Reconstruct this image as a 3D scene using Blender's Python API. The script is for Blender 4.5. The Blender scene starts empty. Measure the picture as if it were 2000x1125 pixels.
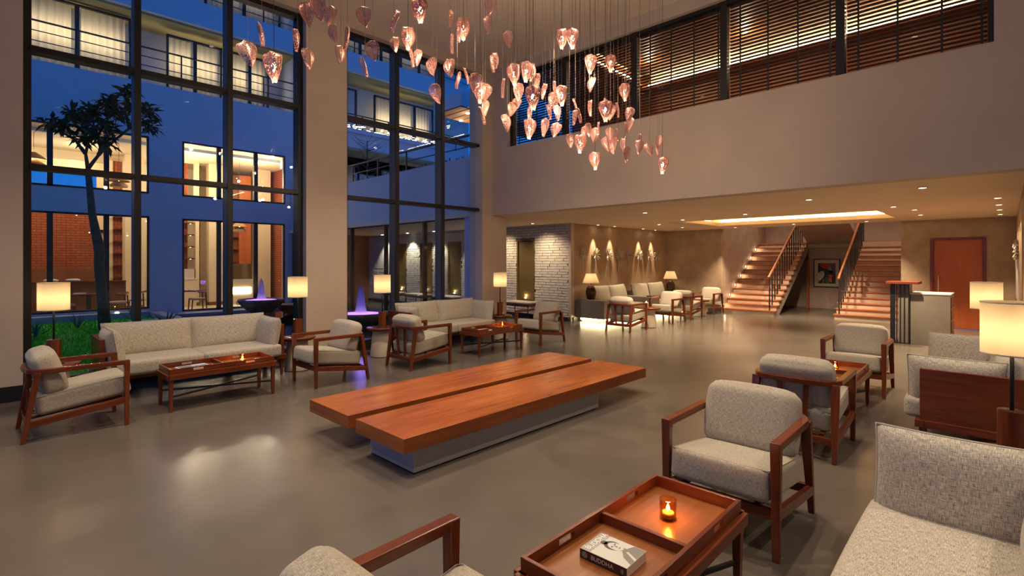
import bpy, math, random
from mathutils import Vector, Matrix
random.seed(7)
R=math.radians
sc=bpy.context.scene
COL=sc.collection
# ------------------------------------------------------------------ camera, world, exposure
cd=bpy.data.cameras.new('camera'); cam=bpy.data.objects.new('camera',cd); COL.objects.link(cam)
cam.location=(0,0,1.55); cam.rotation_euler=(R(90),0,R(44.06-90))
cd.sensor_width=36; cd.lens=17.982; cd.shift_y=-0.02625; cd.clip_start=.05; cd.clip_end=300
sc.camera=cam
sc.view_settings.view_transform='Standard'; sc.view_settings.look='None'
sc.view_settings.exposure=0.0; sc.view_settings.gamma=1.0; sc.view_settings.use_curve_mapping=False
wd=bpy.data.worlds.new('dusk_sky'); sc.world=wd; wd.use_nodes=True
wt=wd.node_tree; wt.nodes.clear()
wo=wt.nodes.new('ShaderNodeOutputWorld'); wb=wt.nodes.new('ShaderNodeBackground')
tc=wt.nodes.new('ShaderNodeTexCoord'); sx=wt.nodes.new('ShaderNodeSeparateXYZ'); cr=wt.nodes.new('ShaderNodeValToRGB')
wt.links.new(tc.outputs['Generated'],sx.inputs[0]); wt.links.new(sx.outputs[2],cr.inputs[0])
cr.color_ramp.elements[0].position=0; cr.color_ramp.elements[0].color=(.025,.27,.85,1)
cr.color_ramp.elements[1].position=.8; cr.color_ramp.elements[1].color=(.008,.125,.58,1)
wt.links.new(cr.outputs[0],wb.inputs[0]); wb.inputs[1].default_value=.8; wt.links.new(wb.outputs[0],wo.inputs[0])
sc.cycles.max_bounces=6; sc.cycles.diffuse_bounces=3; sc.cycles.glossy_bounces=3; sc.cycles.transmission_bounces=3; sc.cycles.light_sampling_threshold=.03; sc.cycles.adaptive_threshold=.06
sc.cycles.transparent_max_bounces=12; sc.cycles.sample_clamp_indirect=4.0; sc.cycles.caustics_reflective=False; sc.cycles.caustics_refractive=False
WARM=(1,.74,.47); WARM2=(1,.66,.36)
K_HALL=375; K_PEND=7.5; K_LOW=245; K_LAMP=2.2; HALL_C=(1,.79,.56)
# ------------------------------------------------------------------ materials
M={}
def newmat(n):
    m=bpy.data.materials.new(n); m.use_nodes=True; nt=m.node_tree; nt.nodes.clear()
    o=nt.nodes.new('ShaderNodeOutputMaterial'); M[n]=m; return m,nt,o
def N(nt,t,**k):
    n=nt.nodes.new('ShaderNode'+t)
    for a,b in k.items(): setattr(n,a,b)
    return n
def L(nt,a,b): nt.links.new(a,b)
def coords(nt,kind,scale):
    c=N(nt,'TexCoord'); mp=N(nt,'Mapping'); mp.inputs['Scale'].default_value=scale
    L(nt,c.outputs[kind],mp.inputs[0]); return mp.outputs[0]
def noise(nt,vec,scale=1,detail=3,rough=.5):
    n=N(nt,'TexNoise'); n.inputs['Scale'].default_value=scale; n.inputs['Detail'].default_value=detail; n.inputs['Roughness'].default_value=rough
    L(nt,vec,n.inputs['Vector']); return n.outputs[0]
def ramp(nt,fac,cols):
    r=N(nt,'ValToRGB'); e=r.color_ramp.elements
    while len(e)<len(cols): e.new(.5)
    for i,(p,c) in enumerate(cols): e[i].position=p; e[i].color=(*c,1)
    L(nt,fac,r.inputs[0]); return r.outputs[0]
def princ(nt,o,rough=.5,metal=0,spec=.5,col=None):
    p=N(nt,'BsdfPrincipled'); p.inputs['Roughness'].default_value=rough; p.inputs['Metallic'].default_value=metal
    p.inputs['Specular IOR Level'].default_value=spec
    if col: p.inputs['Base Color'].default_value=(*col,1)
    L(nt,p.outputs[0],o.inputs[0]); return p
def bump(nt,p,h,st=.2,dist=.01):
    b=N(nt,'Bump'); b.inputs['Strength'].default_value=st; b.inputs['Distance'].default_value=dist
    L(nt,h,b.inputs['Height']); L(nt,b.outputs[0],p.inputs['Normal'])
def plain(n,col,rough=.5,metal=0,spec=.5): m,nt,o=newmat(n); princ(nt,o,rough,metal,spec,col); return m
def mott(n,c0,c1,scale=3,rough=.6,bs=0,kind='Object',bscale=40,spec=.3,sc3=(1,1,1)):
    m,nt,o=newmat(n); p=princ(nt,o,rough,0,spec); v=coords(nt,kind,sc3)
    L(nt,ramp(nt,noise(nt,v,scale,5,.6),[(.3,c0),(.7,c1)]),p.inputs['Base Color'])
    if bs: bump(nt,p,noise(nt,v,bscale,4),bs,.01)
    return m
def wood(n,c0,c1,c2,rough=.3,s=1.):
    m,nt,o=newmat(n); p=princ(nt,o,rough,0,.5)
    v=coords(nt,'UV',(2.2*s,34*s,1)); f=noise(nt,v,1,6,.62)
    v2=coords(nt,'UV',(.9*s,5*s,1)); f2=noise(nt,v2,1,2,.5)
    mx=N(nt,'Math',operation='ADD'); ml=N(nt,'Math',operation='MULTIPLY'); ml.inputs[1].default_value=.5
    L(nt,f,mx.inputs[0]); L(nt,f2,mx.inputs[1]); L(nt,mx.outputs[0],ml.inputs[0])
    L(nt,ramp(nt,ml.outputs[0],[(.32,c0),(.5,c1),(.68,c2)]),p.inputs['Base Color'])
    bump(nt,p,f,.04,.002); return m
def fabric(n,c0,c1,s=1.):
    m,nt,o=newmat(n); p=princ(nt,o,.9,0,.15)
    a=noise(nt,coords(nt,'UV',(760*s,46*s,1)),1,2,.6); b=noise(nt,coords(nt,'UV',(46*s,760*s,1)),1,2,.6)
    mx=N(nt,'Math',operation='ADD'); ml=N(nt,'Math',operation='MULTIPLY'); ml.inputs[1].default_value=.5
    L(nt,a,mx.inputs[0]); L(nt,b,mx.inputs[1]); L(nt,mx.outputs[0],ml.inputs[0])
    L(nt,ramp(nt,ml.outputs[0],[(.40,c0),(.60,c1)]),p.inputs['Base Color'])
    bump(nt,p,ml.outputs[0],.35,.003)
    p.inputs['Sheen Weight'].default_value=.2; return m
def emis(n,col,st):
    m,nt,o=newmat(n); e=N(nt,'Emission'); e.inputs[0].default_value=(*col,1); e.inputs[1].default_value=st; L(nt,e.outputs[0],o.inputs[0]); return m
def glass(n,tint=(1,1,1),refl=1.):
    m,nt,o=newmat(n); t=N(nt,'BsdfTransparent'); t.inputs[0].default_value=(*tint,1); g=N(nt,'BsdfGlossy'); g.inputs['Roughness'].default_value=.01
    fr=N(nt,'Fresnel'); ge=N(nt,'NewGeometry'); mr=N(nt,'MapRange'); mr.inputs[3].default_value=1.45; mr.inputs[4].default_value=1/1.45
    L(nt,ge.outputs['Backfacing'],mr.inputs[0]); L(nt,mr.outputs[0],fr.inputs[0]); mu=N(nt,'Math',operation='MULTIPLY'); mu.inputs[1].default_value=refl
    L(nt,fr.outputs[0],mu.inputs[0]); mx=N(nt,'MixShader'); L(nt,mu.outputs[0],mx.inputs[0]); L(nt,t.outputs[0],mx.inputs[1]); L(nt,g.outputs[0],mx.inputs[2]); L(nt,mx.outputs[0],o.inputs[0]); return m
def translucent(n,col,mix=.55,sc3=None):
    m,nt,o=newmat(n); d=N(nt,'BsdfDiffuse'); t=N(nt,'BsdfTranslucent'); mx=N(nt,'MixShader'); mx.inputs[0].default_value=mix
    d.inputs[0].default_value=(*col,1); t.inputs[0].default_value=(*col,1)
    if sc3:
        v=coords(nt,'Object',sc3); c=ramp(nt,noise(nt,v,1,4),[(.3,tuple(x*.86 for x in col)),(.7,col)]); L(nt,c,d.inputs[0]); L(nt,c,t.inputs[0])
    L(nt,d.outputs[0],mx.inputs[1]); L(nt,t.outputs[0],mx.inputs[2]); L(nt,mx.outputs[0],o.inputs[0]); return m
# polished concrete floor
m,nt,o=newmat('concrete'); p=princ(nt,o,.3,0,.5); v=coords(nt,'Object',(1,1,1))
L(nt,ramp(nt,noise(nt,v,.9,4,.55),[(.3,(.098,.084,.072)),(.5,(.115,.098,.084)),(.72,(.134,.115,.099))]),p.inputs['Base Color'])
L(nt,ramp(nt,noise(nt,v,1.3,3,.5),[(.3,(.22,.22,.22)),(.7,(.27,.27,.27))]),p.inputs['Roughness'])
mott('plaster',(.54,.445,.365),(.60,.50,.41),1.2,.75,.03)
mott('ceiling_paint',(.74,.63,.53),(.78,.67,.57),.8,.8)
mott('low_ceiling_paint',(.76,.60,.44),(.80,.64,.47),.8,.8)
mott('stucco',(.32,.235,.16),(.45,.345,.25),3.2,.65,.25,bscale=14)
mott('stucco_warm',(.36,.25,.16),(.45,.32,.21),2.2,.6,.15,bscale=10)
mott('stucco_grey',(.34,.26,.22),(.46,.36,.31),2.6,.65,.2,bscale=12)
mott('riser_plaster',(.50,.40,.30),(.60,.49,.38),3,.7)
mott('white_brick',(.56,.52,.45),(.70,.66,.58),7,.6,.35,bscale=30)
mott('mortar',(.36,.33,.28),(.44,.40,.35),9,.9)
wood('walnut',(.075,.014,.005),(.15,.032,.010),(.23,.056,.017),.25)
wood('bench_wood',(.19,.046,.010),(.30,.080,.019),(.41,.13,.036),.25,.8)
wood('tray_wood',(.16,.05,.015),(.25,.085,.026),(.33,.125,.042),.28)
wood('door_wood',(.36,.085,.02),(.42,.105,.026),(.46,.125,.034),.4)
wood('tread_wood',(.26,.075,.03),(.34,.11,.045),(.42,.15,.07),.35)
fabric('tweed',(.22,.195,.155),(.64,.58,.48))
fabric('linen',(.18,.163,.135),(.74,.68,.585),.8)
fabric('cream_linen',(.27,.235,.18),(.40,.36,.29),1.)
plain('black_metal',(.012,.011,.012),.45,0,.5)
plain('frame_metal',(.014,.013,.014),.4,.1,.5)
plain('mullion_lit_grey',(.10,.092,.085),.5)  # frame sides made greyer to carry the light falling on them
plain('slat_brown',(.022,.012,.008),.5)
plain('black_paint',(.01,.01,.011),.5)
plain('steel_base',(.40,.40,.41),.5,.0)
plain('silver',(.78,.70,.58),.35,.45)
plain('brass_dark',(.16,.11,.03),.5,.3)
plain('white_stone',(.66,.60,.52),.3)
mott('plaster_block',(.20,.18,.15),(.245,.222,.19),4,.7,.06)
mott('cream_plaster',(.62,.54,.43),(.72,.64,.52),5,.7,.05)
plain('vase_bronze',(.05,.024,.012),.28,.2)
plain('bulb_off',(.8,.7,.6),.3)
translucent('lamp_shade',(.86,.73,.50),.6,(6,6,2))
translucent('cone_shade',(.92,.78,.55),.55)
translucent('curtain',(.78,.64,.42),.5)
emis('lamp_disc',(1,.82,.55),14); emis('bulb',(1,.72,.42),25); emis('cove_led',(1,.70,.30),75); emis('cove_led_mezz',(1,.66,.33),110)
emis('led_under',(1,.78,.42),40); emis('candle_flame',(1,.55,.16),60); emis('step_light',(1,.72,.38),25); emis('ext_lamp',(1,.75,.42),14)
glass('pane_glass',(.90,.95,1.),.5); glass('votive_glass',(1,.72,.34),1.)
plain('wax',(.85,.70,.45),.5)
mott('ext_render',(.50,.55,.63),(.55,.60,.68),.5,.85)
mott('ext_soffit',(.40,.35,.16),(.45,.39,.18),1,.85)
plain('ext_frame',(.02,.02,.022),.5)
plain('coping',(.30,.32,.36),.6)
plain('water_dark',(.004,.008,.012),.06,0,.6)
mott('lawn_green',(.03,.40,.004),(.06,.55,.008),6,.9)
mott('grass_blade',(.04,.45,.006),(.07,.60,.01),3,.8)
mott('leaf_green',(.012,.045,.03),(.03,.085,.05),5,.5)
mott('aloe_green',(.06,.13,.11),(.10,.18,.15),5,.5)
mott('bark',(.08,.062,.04),(.14,.115,.08),14,.8,.4)
mott('stone_bowl',(.09,.075,.065),(.19,.16,.14),12,.55,.3)
mott('booth_wood',(.16,.055,.02),(.22,.075,.028),2,.5)
plain('wicker',(.30,.17,.08),.8)
plain('warm_white',(.74,.60,.39),.7)
plain('ext_floor',(.55,.48,.38),.5)
# red brick (restaurant, far)
m,nt,o=newmat('red_brick'); p=princ(nt,o,.8,0,.2); v=coords(nt,'UV',(1,1,1)); b=N(nt,'TexBrick'); L(nt,v,b.inputs['Vector'])
b.inputs['Color1'].default_value=(.30,.075,.03,1); b.inputs['Color2'].default_value=(.36,.10,.042,1); b.inputs['Mortar'].default_value=(.15,.045,.022,1)
b.inputs['Scale'].default_value=1; b.inputs['Mortar Size'].default_value=.012; b.inputs['Brick Width'].default_value=.26; b.inputs['Row Height'].default_value=.09
L(nt,b.outputs[0],p.inputs['Base Color'])
# pierced leaf
m,nt,o=newmat('pierced_copper'); p=princ(nt,o,.35,.55,.5,(.78,.40,.35)); v=coords(nt,'UV',(1,1,1))
vo=N(nt,'TexVoronoi',feature='DISTANCE_TO_EDGE'); vo.inputs['Scale'].default_value=85; L(nt,v,vo.inputs['Vector'])
gt=N(nt,'Math',operation='GREATER_THAN'); gt.inputs[1].default_value=.17; L(nt,vo.outputs[0],gt.inputs[0])
tr=N(nt,'BsdfTransparent'); mx=N(nt,'MixShader'); L(nt,gt.outputs[0],mx.inputs[0]); L(nt,p.outputs[0],mx.inputs[1]); L(nt,tr.outputs[0],mx.inputs[2]); L(nt,mx.outputs[0],o.inputs[0])
# fountain jet: lit water spray
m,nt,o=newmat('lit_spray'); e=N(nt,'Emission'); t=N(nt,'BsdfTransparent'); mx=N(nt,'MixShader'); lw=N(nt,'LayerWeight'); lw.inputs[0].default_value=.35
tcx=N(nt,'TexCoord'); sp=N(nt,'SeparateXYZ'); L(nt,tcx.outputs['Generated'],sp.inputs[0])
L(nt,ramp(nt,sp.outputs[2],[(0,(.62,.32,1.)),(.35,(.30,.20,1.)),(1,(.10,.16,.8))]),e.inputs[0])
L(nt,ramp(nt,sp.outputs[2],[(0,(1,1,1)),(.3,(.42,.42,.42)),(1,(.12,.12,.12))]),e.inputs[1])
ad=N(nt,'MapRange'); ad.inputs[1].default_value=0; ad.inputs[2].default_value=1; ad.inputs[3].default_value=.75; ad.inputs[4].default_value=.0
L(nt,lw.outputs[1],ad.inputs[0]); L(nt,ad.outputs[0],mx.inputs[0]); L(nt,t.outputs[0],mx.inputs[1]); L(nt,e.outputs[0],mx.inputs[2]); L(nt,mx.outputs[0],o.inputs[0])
emis('violet_water_glow',(.55,.22,1.),2.2)
for n_ in ('bulb','lamp_disc','ext_lamp','candle_flame','step_light','lit_spray','violet_water_glow'): M[n_].cycles.emission_sampling='NONE'
for n,c in dict(art_black=(.012,.012,.016),art_mat=(.62,.55,.42),art_face=(.72,.66,.52),art_red=(.42,.03,.02),art_green=(.03,.16,.03),art_lime=(.24,.30,.03),art_orange=(.75,.13,.02),art_purple=(.10,.075,.12),
    cover_grey=(.62,.63,.62),cover_deep_grey=(.22,.22,.215),cover_mid=(.36,.36,.35),cover_dark=(.06,.06,.06),spine_brown=(.045,.02,.014),page=(.74,.66,.56),ink_white=(.9,.9,.88),mag_blue=(.12,.25,.42),mag_white=(.75,.76,.78),napkin=(.78,.74,.68)).items(): plain(n,c,.5)
# ------------------------------------------------------------------ mesh builder
class MB:
    def __init__(s): s.v=[]; s.f=[]; s.uv=[]; s.sm=[]
    def face(s,idx,uv,sm=False): s.f.append(idx); s.uv.append(uv); s.sm.append(sm)
    def box(s,x0,x1,y0,y1,z0,z1,mtx=None):
        d=(x1-x0,y1-y0,z1-z0); k=len(s.v)
        P=[Vector((x,y,z)) for z in (z0,z1) for y in (y0,y1) for x in (x0,x1)]
        la=max(range(3),key=lambda i:abs(d[i]))
        for F,(a,b) in (((0,2,3,1),(0,1)),((4,5,7,6),(0,1)),((0,1,5,4),(0,2)),((2,6,7,3),(0,2)),((0,4,6,2),(1,2)),((1,3,7,5),(1,2))):
            if b==la: a,b=b,a
            s.face([k+i for i in F],[(P[i][a]+.37*P[i][3-a-b],P[i][b]+.61*P[i][3-a-b]) for i in F])
        s.v+= [ (mtx@q if mtx else q) for q in P]; return s
    def bar(s,p0,p1,w,h,w1=None,h1=None,up=(0,0,1)):
        p0,p1=Vector(p0),Vector(p1); ax=(p1-p0); ln=ax.length; ax.normalize(); up=Vector(up)
        sd=ax.cross(up)
        if sd.length<1e-4: sd=ax.cross(Vector((1,0,0)))
        sd.normalize(); u2=sd.cross(ax); w1=w if w1 is None else w1; h1=h if h1 is None else h1; k=len(s.v)
        for p,a,b in ((p0,w,h),(p1,w1,h1)):
            for i,j in ((-1,-1),(1,-1),(1,1),(-1,1)): s.v.append(p+sd*(a/2*i)+u2*(b/2*j))
        o=(p0.x*.7+p0.y*1.3)
        for i in range(4):
            j=(i+1)%4; ww=(w,h,w,h)[i]; oo=o+i*.2
            s.face([k+i,k+j,k+4+j,k+4+i],[(0,oo),(0,oo+ww),(ln,oo+ww),(ln,oo)])
        s.face([k+3,k+2,k+1,k],[(0,0),(w,0),(w,h),(0,h)]); s.face([k+4,k+5,k+6,k+7],[(0,0),(w,0),(w,h),(0,h)]); return s
    def tube(s,pts,r,n=8,closed=False,cap=True,sm=True):
        pts=[Vector(p) for p in pts]; rs=r if isinstance(r,(list,tuple)) else [r]*len(pts); k=len(s.v); prev=None; acc=0
        for i,p in enumerate(pts):
            if closed: t=pts[(i+1)%len(pts)]-pts[i-1]
            else: t=pts[min(i+1,len(pts)-1)]-pts[max(i-1,0)]
            t.normalize()
            if prev is None:
                a=Vector((0,0,1)) if abs(t.z)<.9 else Vector((1,0,0)); prev=t.cross(a).normalized()
            else: prev=(prev-t*prev.dot(t)).normalized()
            b=t.cross(prev)
            for j in range(n):
                an=2*math.pi*j/n; s.v.append(p+(prev*math.cos(an)+b*math.sin(an))*rs[i])
        m=len(pts); 
        for i in range(m if closed else m-1):
            i2=(i+1)%m
            for j in range(n):
                j2=(j+1)%n
                s.face([k+i*n+j,k+i*n+j2,k+i2*n+j2,k+i2*n+j],[(i*.1,j*.02),(i*.1,j*.02+.02),(i*.1+.1,j*.02+.02),(i*.1+.1,j*.02)],sm)
        if cap and not closed:
            s.face([k+j for j in range(n)][::-1],[(0,0)]*n); s.face([k+(m-1)*n+j for j in range(n)],[(0,0)]*n)
        return s
    def lathe(s,prof,c=(0,0,0),n=24,sm=True,cap0=False,cap1=False):
        k=len(s.v); c=Vector(c)
        for r,z in prof:
            for j in range(n):
                a=2*math.pi*j/n; s.v.append(c+Vector((r*math.cos(a),r*math.sin(a),z)))
        for i in range(len(prof)-1):
            rr=max(prof[i][0],prof[i+1][0],.01)
            for j in range(n):
                j2=(j+1)%n; u0=j/n*6.283*rr; u1=(j+1)/n*6.283*rr
                s.face([k+i*n+j,k+i*n+j2,k+(i+1)*n+j2,k+(i+1)*n+j],[(prof[i][1],u0),(prof[i][1],u1),(prof[i+1][1],u1),(prof[i+1][1],u0)],sm)
        if cap0: s.face([k+j for j in range(n)][::-1],[(s.v[k+j].x,s.v[k+j].y) for j in range(n)][::-1])
        e=k+(len(prof)-1)*n
        if cap1: s.face([e+j for j in range(n)],[(s.v[e+j].x,s.v[e+j].y) for j in range(n)])
        return s
    def cushion(s,sx,sy,sz,r=.05,puff=.02,n=8,mtx=None,axis=2):
        h=Vector((sx/2,sy/2,sz/2)); r=min(r,h.x,h.y,h.z); k0=len(s.v); key={}
        def vid(q):
            kk=(round(q.x,5),round(q.y,5),round(q.z,5))
            if kk in key: return key[kk]
            c=Vector([math.copysign(min(abs(q[i])*h[i],h[i]-r),q[i]) for i in range(3)])
            e=Vector([q[i]*h[i]-c[i] for i in range(3)])
            pp=c+(e.normalized()*r if e.length>1e-9 else e)
            a,b=[i for i in range(3) if i!=axis]
            ba=(1-q[a]**2)*(1-q[b]**2)
            pp[axis]+=q[axis]*puff*max(ba,0)**.6
            for z in (a,b): 
                o=a+b-z; pp[z]+= q[z]*puff*.5*(1-q[o]**2)*(1-q[axis]**2) - q[z]*puff*.35*abs(q[o])**4
            key[kk]=len(s.v); s.v.append(mtx@pp if mtx else pp); return key[kk]
        g=[-1+2*i/n for i in range(n+1)]; g=[math.copysign(abs(x)**.7,x) for x in g]
        for ax in range(3):
            a,b=[(1,2),(2,0),(0,1)][ax]
            for sg in (-1,1):
                for i in range(n):
                    for j in range(n):
                        ids=[];uv=[]
                        for ii,jj in ((i,j),(i+1,j),(i+1,j+1),(i,j+1)):
                            q=Vector((0,0,0)); q[ax]=sg; q[a]=g[ii]; q[b]=g[jj]; ids.append(vid(q)); uv.append((q[a]*h[a]+.3*ax,q[b]*h[b]+.7*ax))
                        if sg<0: ids=ids[::-1]; uv=uv[::-1]
                        s.face(ids,uv,True)
        return s
    def pillow(s,sx,sz,th,mtx,n=14,seam=.006):
        # knife-edge pillow standing in its local x-z plane, thickness along y
        for sg in (-1,1):
            k=len(s.v)
            for i in range(n+1):
                for j in range(n+1):
                    u=-1+2*i/n; v=-1+2*j/n; u=math.copysign(1-(1-abs(u))**1.35,u); v=math.copysign(1-(1-abs(v))**1.35,v)
                    h=th/2*((1-abs(u)**3.2)*(1-abs(v)**3.2))**.42
                    x=sx/2*u*(1-.028*(1-v*v)); z=sz/2*v*(1-.04*(1-u*u))
                    s.v.append(mtx@Vector((x,sg*h,z)))
            for i in range(n):
                for j in range(n):
                    a=k+i*(n+1)+j; q=[a,a+n+1,a+n+2,a+1]; c=lambda ii,jj:(sx*ii/n+(.3 if sg>0 else 0),sz*jj/n+.2*sg); w=[c(i,j),c(i+1,j),c(i+1,j+1),c(i,j+1)]
                    if sg>0: q=q[::-1]; w=w[::-1]
                    s.face(q,w,True)
        e=[]
        for i in range(0,24): u=-1+2*i/24; e.append((u,-1))
        for i in range(0,12): e.append((1,-1+2*i/12))
        for i in range(0,24): e.append((1-2*i/24,1))
        for i in range(0,12): e.append((-1,1-2*i/12))
        s.tube([mtx@Vector((sx/2*u*(1-.028*(1-v*v)),0,sz/2*v*(1-.04*(1-u*u)))) for u,v in e],seam,6,True)
        return s
    def grid(s,fn,nu,nv,sm=True):
        k=len(s.v)
        for i in range(nu+1):
            for j in range(nv+1): s.v.append(Vector(fn(i/nu,j/nv)))
        for i in range(nu):
            for j in range(nv):
                a=k+i*(nv+1)+j
                s.face([a,a+nv+1,a+nv+2,a+1],[(i/nu,j/nv),((i+1)/nu,j/nv),((i+1)/nu,(j+1)/nv),(i/nu,(j+1)/nv)],sm)
        return s
    def poly(s,pts,uvs=None):
        k=len(s.v); s.v+=[Vector(p) for p in pts]; s.face(list(range(k,k+len(pts))),uvs or [(p[0],p[1]) for p in pts]); return s
    def prism(s,pts,z0,z1):
        n=len(pts); k=len(s.v); s.v+=[Vector((x,y,z)) for z in (z0,z1) for x,y in pts]
        s.face([k+i for i in range(n)][::-1],[(pts[i][0],pts[i][1]) for i in range(n)][::-1]); s.face([k+n+i for i in range(n)],[(x,y) for x,y in pts])
        for i in range(n):
            j=(i+1)%n; s.face([k+i,k+j,k+n+j,k+n+i],[(0,z0),(.1,z0),(.1,z1),(0,z1)])
        return s
    def mesh(s,name):
        me=bpy.data.meshes.new(name); me.from_pydata([tuple(v) for v in s.v],[],s.f); ul=me.uv_layers.new(name='UVMap')
        flat=[c for f in s.uv for uv in f for c in uv]; ul.data.foreach_set('uv',flat); me.polygons.foreach_set('use_smooth',s.sm); me.update(); return me
    def build(s,name,mat,parent=None,bev=0,loc=None,rot=None):
        me=s.mesh(name); me.materials.append(M[mat]); o=bpy.data.objects.new(name,me); COL.objects.link(o)
        if parent: o.parent=parent
        if loc: o.location=loc
        if rot: o.rotation_euler=rot
        if bev:
            b=o.modifiers.new('bevel','BEVEL'); b.width=bev; b.segments=2; b.limit_method='ANGLE'; b.angle_limit=R(40); b.harden_normals=False
        return o
def tag(o,label=None,cat=None,group=None,kind=None):
    if label: o['label']=label
    if cat: o['category']=cat
    if group: o['group']=group
    if kind: o['kind']=kind
    return o
def thing(name,label,cat,loc=(0,0,0),rz=0,group=None,kind=None):
    o=bpy.data.objects.new(name,None); COL.objects.link(o); o.location=loc; o.rotation_euler=(0,0,rz); o.empty_display_size=.1
    return tag(o,label,cat,group,kind)
def struct(name,mb,mat,bev=0): return tag(mb.build(name,mat,None,bev),kind='structure')
def dup(o,parent=None):
    c=o.copy(); COL.objects.link(c); c.parent=parent
    for ch in list(o.children): dup(ch,c)
    return c
def copy_at(o,loc,rz,label,group=None):
    c=dup(o); c.location=loc; c.rotation_euler=(0,0,rz); c['label']=label
    if group: c['group']=group
    return c
def light(name,typ,loc,energy,col,parent=None,rot=None,**k):
    d=bpy.data.lights.new(name,typ); d.energy=energy; d.color=col
    for a,b in k.items(): setattr(d,a,b)
    o=bpy.data.objects.new(name,d); COL.objects.link(o); o.location=loc
    if rot: o.rotation_euler=rot
    if parent: o.parent=parent
    return o
# ------------------------------------------------------------------ room shell
ZL=2.52; ZC=5.61; XF=7.53; YW=7.88; XE=15.5
struct('floor',MB().box(-6,20.2,-5,8.22,-.15,0).box(7.4,20.2,8.22,18.2,-.15,0),'concrete')
w=MB(); w.box(-6,.307,YW,8.2,0,ZC); w.box(3.512,4.203,YW,8.2,0,ZC); w.box(7.25,7.965,YW,8.28,0,ZL); w.box(7.25,7.9,YW,8.28,ZL,ZC)
w.box(.307,3.512,YW,8.2,5.45,ZC); w.box(4.203,7.25,YW,8.2,5.45,ZC); w.box(-6,7.9,YW,8.28,ZC,6.2)
struct('wall_window',w,'plaster')
b=MB(); b.box(-6,.307,YW-.015,YW,0,.17); struct('baseboard_window',b,'black_paint')
b=MB(); b.box(.307,3.512,8.0,8.2,-.02,.13); b.box(4.203,7.25,8.0,8.2,-.02,.13); struct('trim_1',b,'black_paint')
struct('ceiling',MB().box(-6,7.8,-5,YW,ZC,ZC+.15),'ceiling_paint')
# upper wall over the low lounge with the long gallery opening
w=MB(); w.box(XF,XF+.27,-5,YW,ZL,3.905); w.box(XF,XF+.27,-5,YW,5.39,ZC); w.box(XF,XF+.27,7.41,YW,3.905,5.39); w.box(XF,XF+.27,-5,.1,3.905,5.39); w.box(XF,XF+.27,-5,-.15,0,ZL)
struct('wall_gallery',w,'plaster')
w=MB(); w.box(-6,7.6,-5.15,-5,0,6); struct('wall_rear',w,'plaster')
w=MB(); w.box(-6.2,-6,-5,8.2,0,.1); w.box(-6.2,-6,-5,8.2,5.3,ZC); w.box(-6.2,-6,-5,-4.2,.1,5.3); w.box(-6.2,-6,7.4,8.2,.1,5.3); w.box(-6.2,-6,1.4,1.8,.1,5.3)
struct('wall_entrance',w,'plaster')
# low lounge ceiling with a rectangular light cove
CX0,CX1,CY0,CY1=12.0,14.15,1.8,5.75
w=MB(); w.box(XF+.27,CX0,-.3,8.02,ZL,ZL+.1); w.box(CX1,XE,-.3,8.02,ZL,ZL+.1); w.box(CX0,CX1,-.3,CY0,ZL,ZL+.1); w.box(CX0,CX1,CY1,8.02,ZL,ZL+.1); w.box(7.4,10.5,8.02,18.2,ZL,ZL+.08)
struct('ceiling_lounge',w,'low_ceiling_paint')
w=MB(); w.box(CX0-.25,CX1+.25,CY0-.25,CY1+.25,ZL+.3,ZL+.36)
for a in ((CX0-.3,CX0-.25,CY0-.3,CY1+.3),(CX1+.25,CX1+.3,CY0-.3,CY1+.3),(CX0-.25,CX1+.25,CY0-.3,CY0-.25),(CX0-.25,CX1+.25,CY1+.25,CY1+.3)): w.box(*a,ZL+.1,ZL+.36)
cv=struct('ceiling_cove',w,'low_ceiling_paint')
w=MB(); w.box(CX0-.2,CX0-.17,CY0,CY1,ZL+.1,ZL+.13); w.box(CX1+.17,CX1+.2,CY0,CY1,ZL+.1,ZL+.13); w.box(CX0,CX1,CY0-.2,CY0-.17,ZL+.1,ZL+.13); w.box(CX0,CX1,CY1+.17,CY1+.2,ZL+.1,ZL+.13)
w.build('light_strip','cove_led',cv)
vg=thing('ceiling_vent','white ceiling air vent with dark slots at the end of the lit cove','vent',(0,0,0))
w=MB(); w.box(12.05,14.05,5.85,5.88,ZL-.012,ZL+.002); w.box(12.05,14.05,6.12,6.15,ZL-.012,ZL+.002); w.box(12.02,12.05,5.85,6.15,ZL-.012,ZL+.002); w.box(14.05,14.08,5.85,6.15,ZL-.012,ZL+.002); w.build('frame','low_ceiling_paint',vg)
MB().box(12.05,14.05,5.88,6.12,ZL-.004,ZL-.001).build('backing','black_paint',vg)
sl=MB().box(-.05,.05,-.12,.12,-.006,.006).mesh('slat'); sl.materials.append(M['low_ceiling_paint'])
for i in range(11):
    o=bpy.data.objects.new('slat',sl); COL.objects.link(o); o.parent=vg; o.location=(12.15+i*.18,6.0,ZL-.01)
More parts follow.
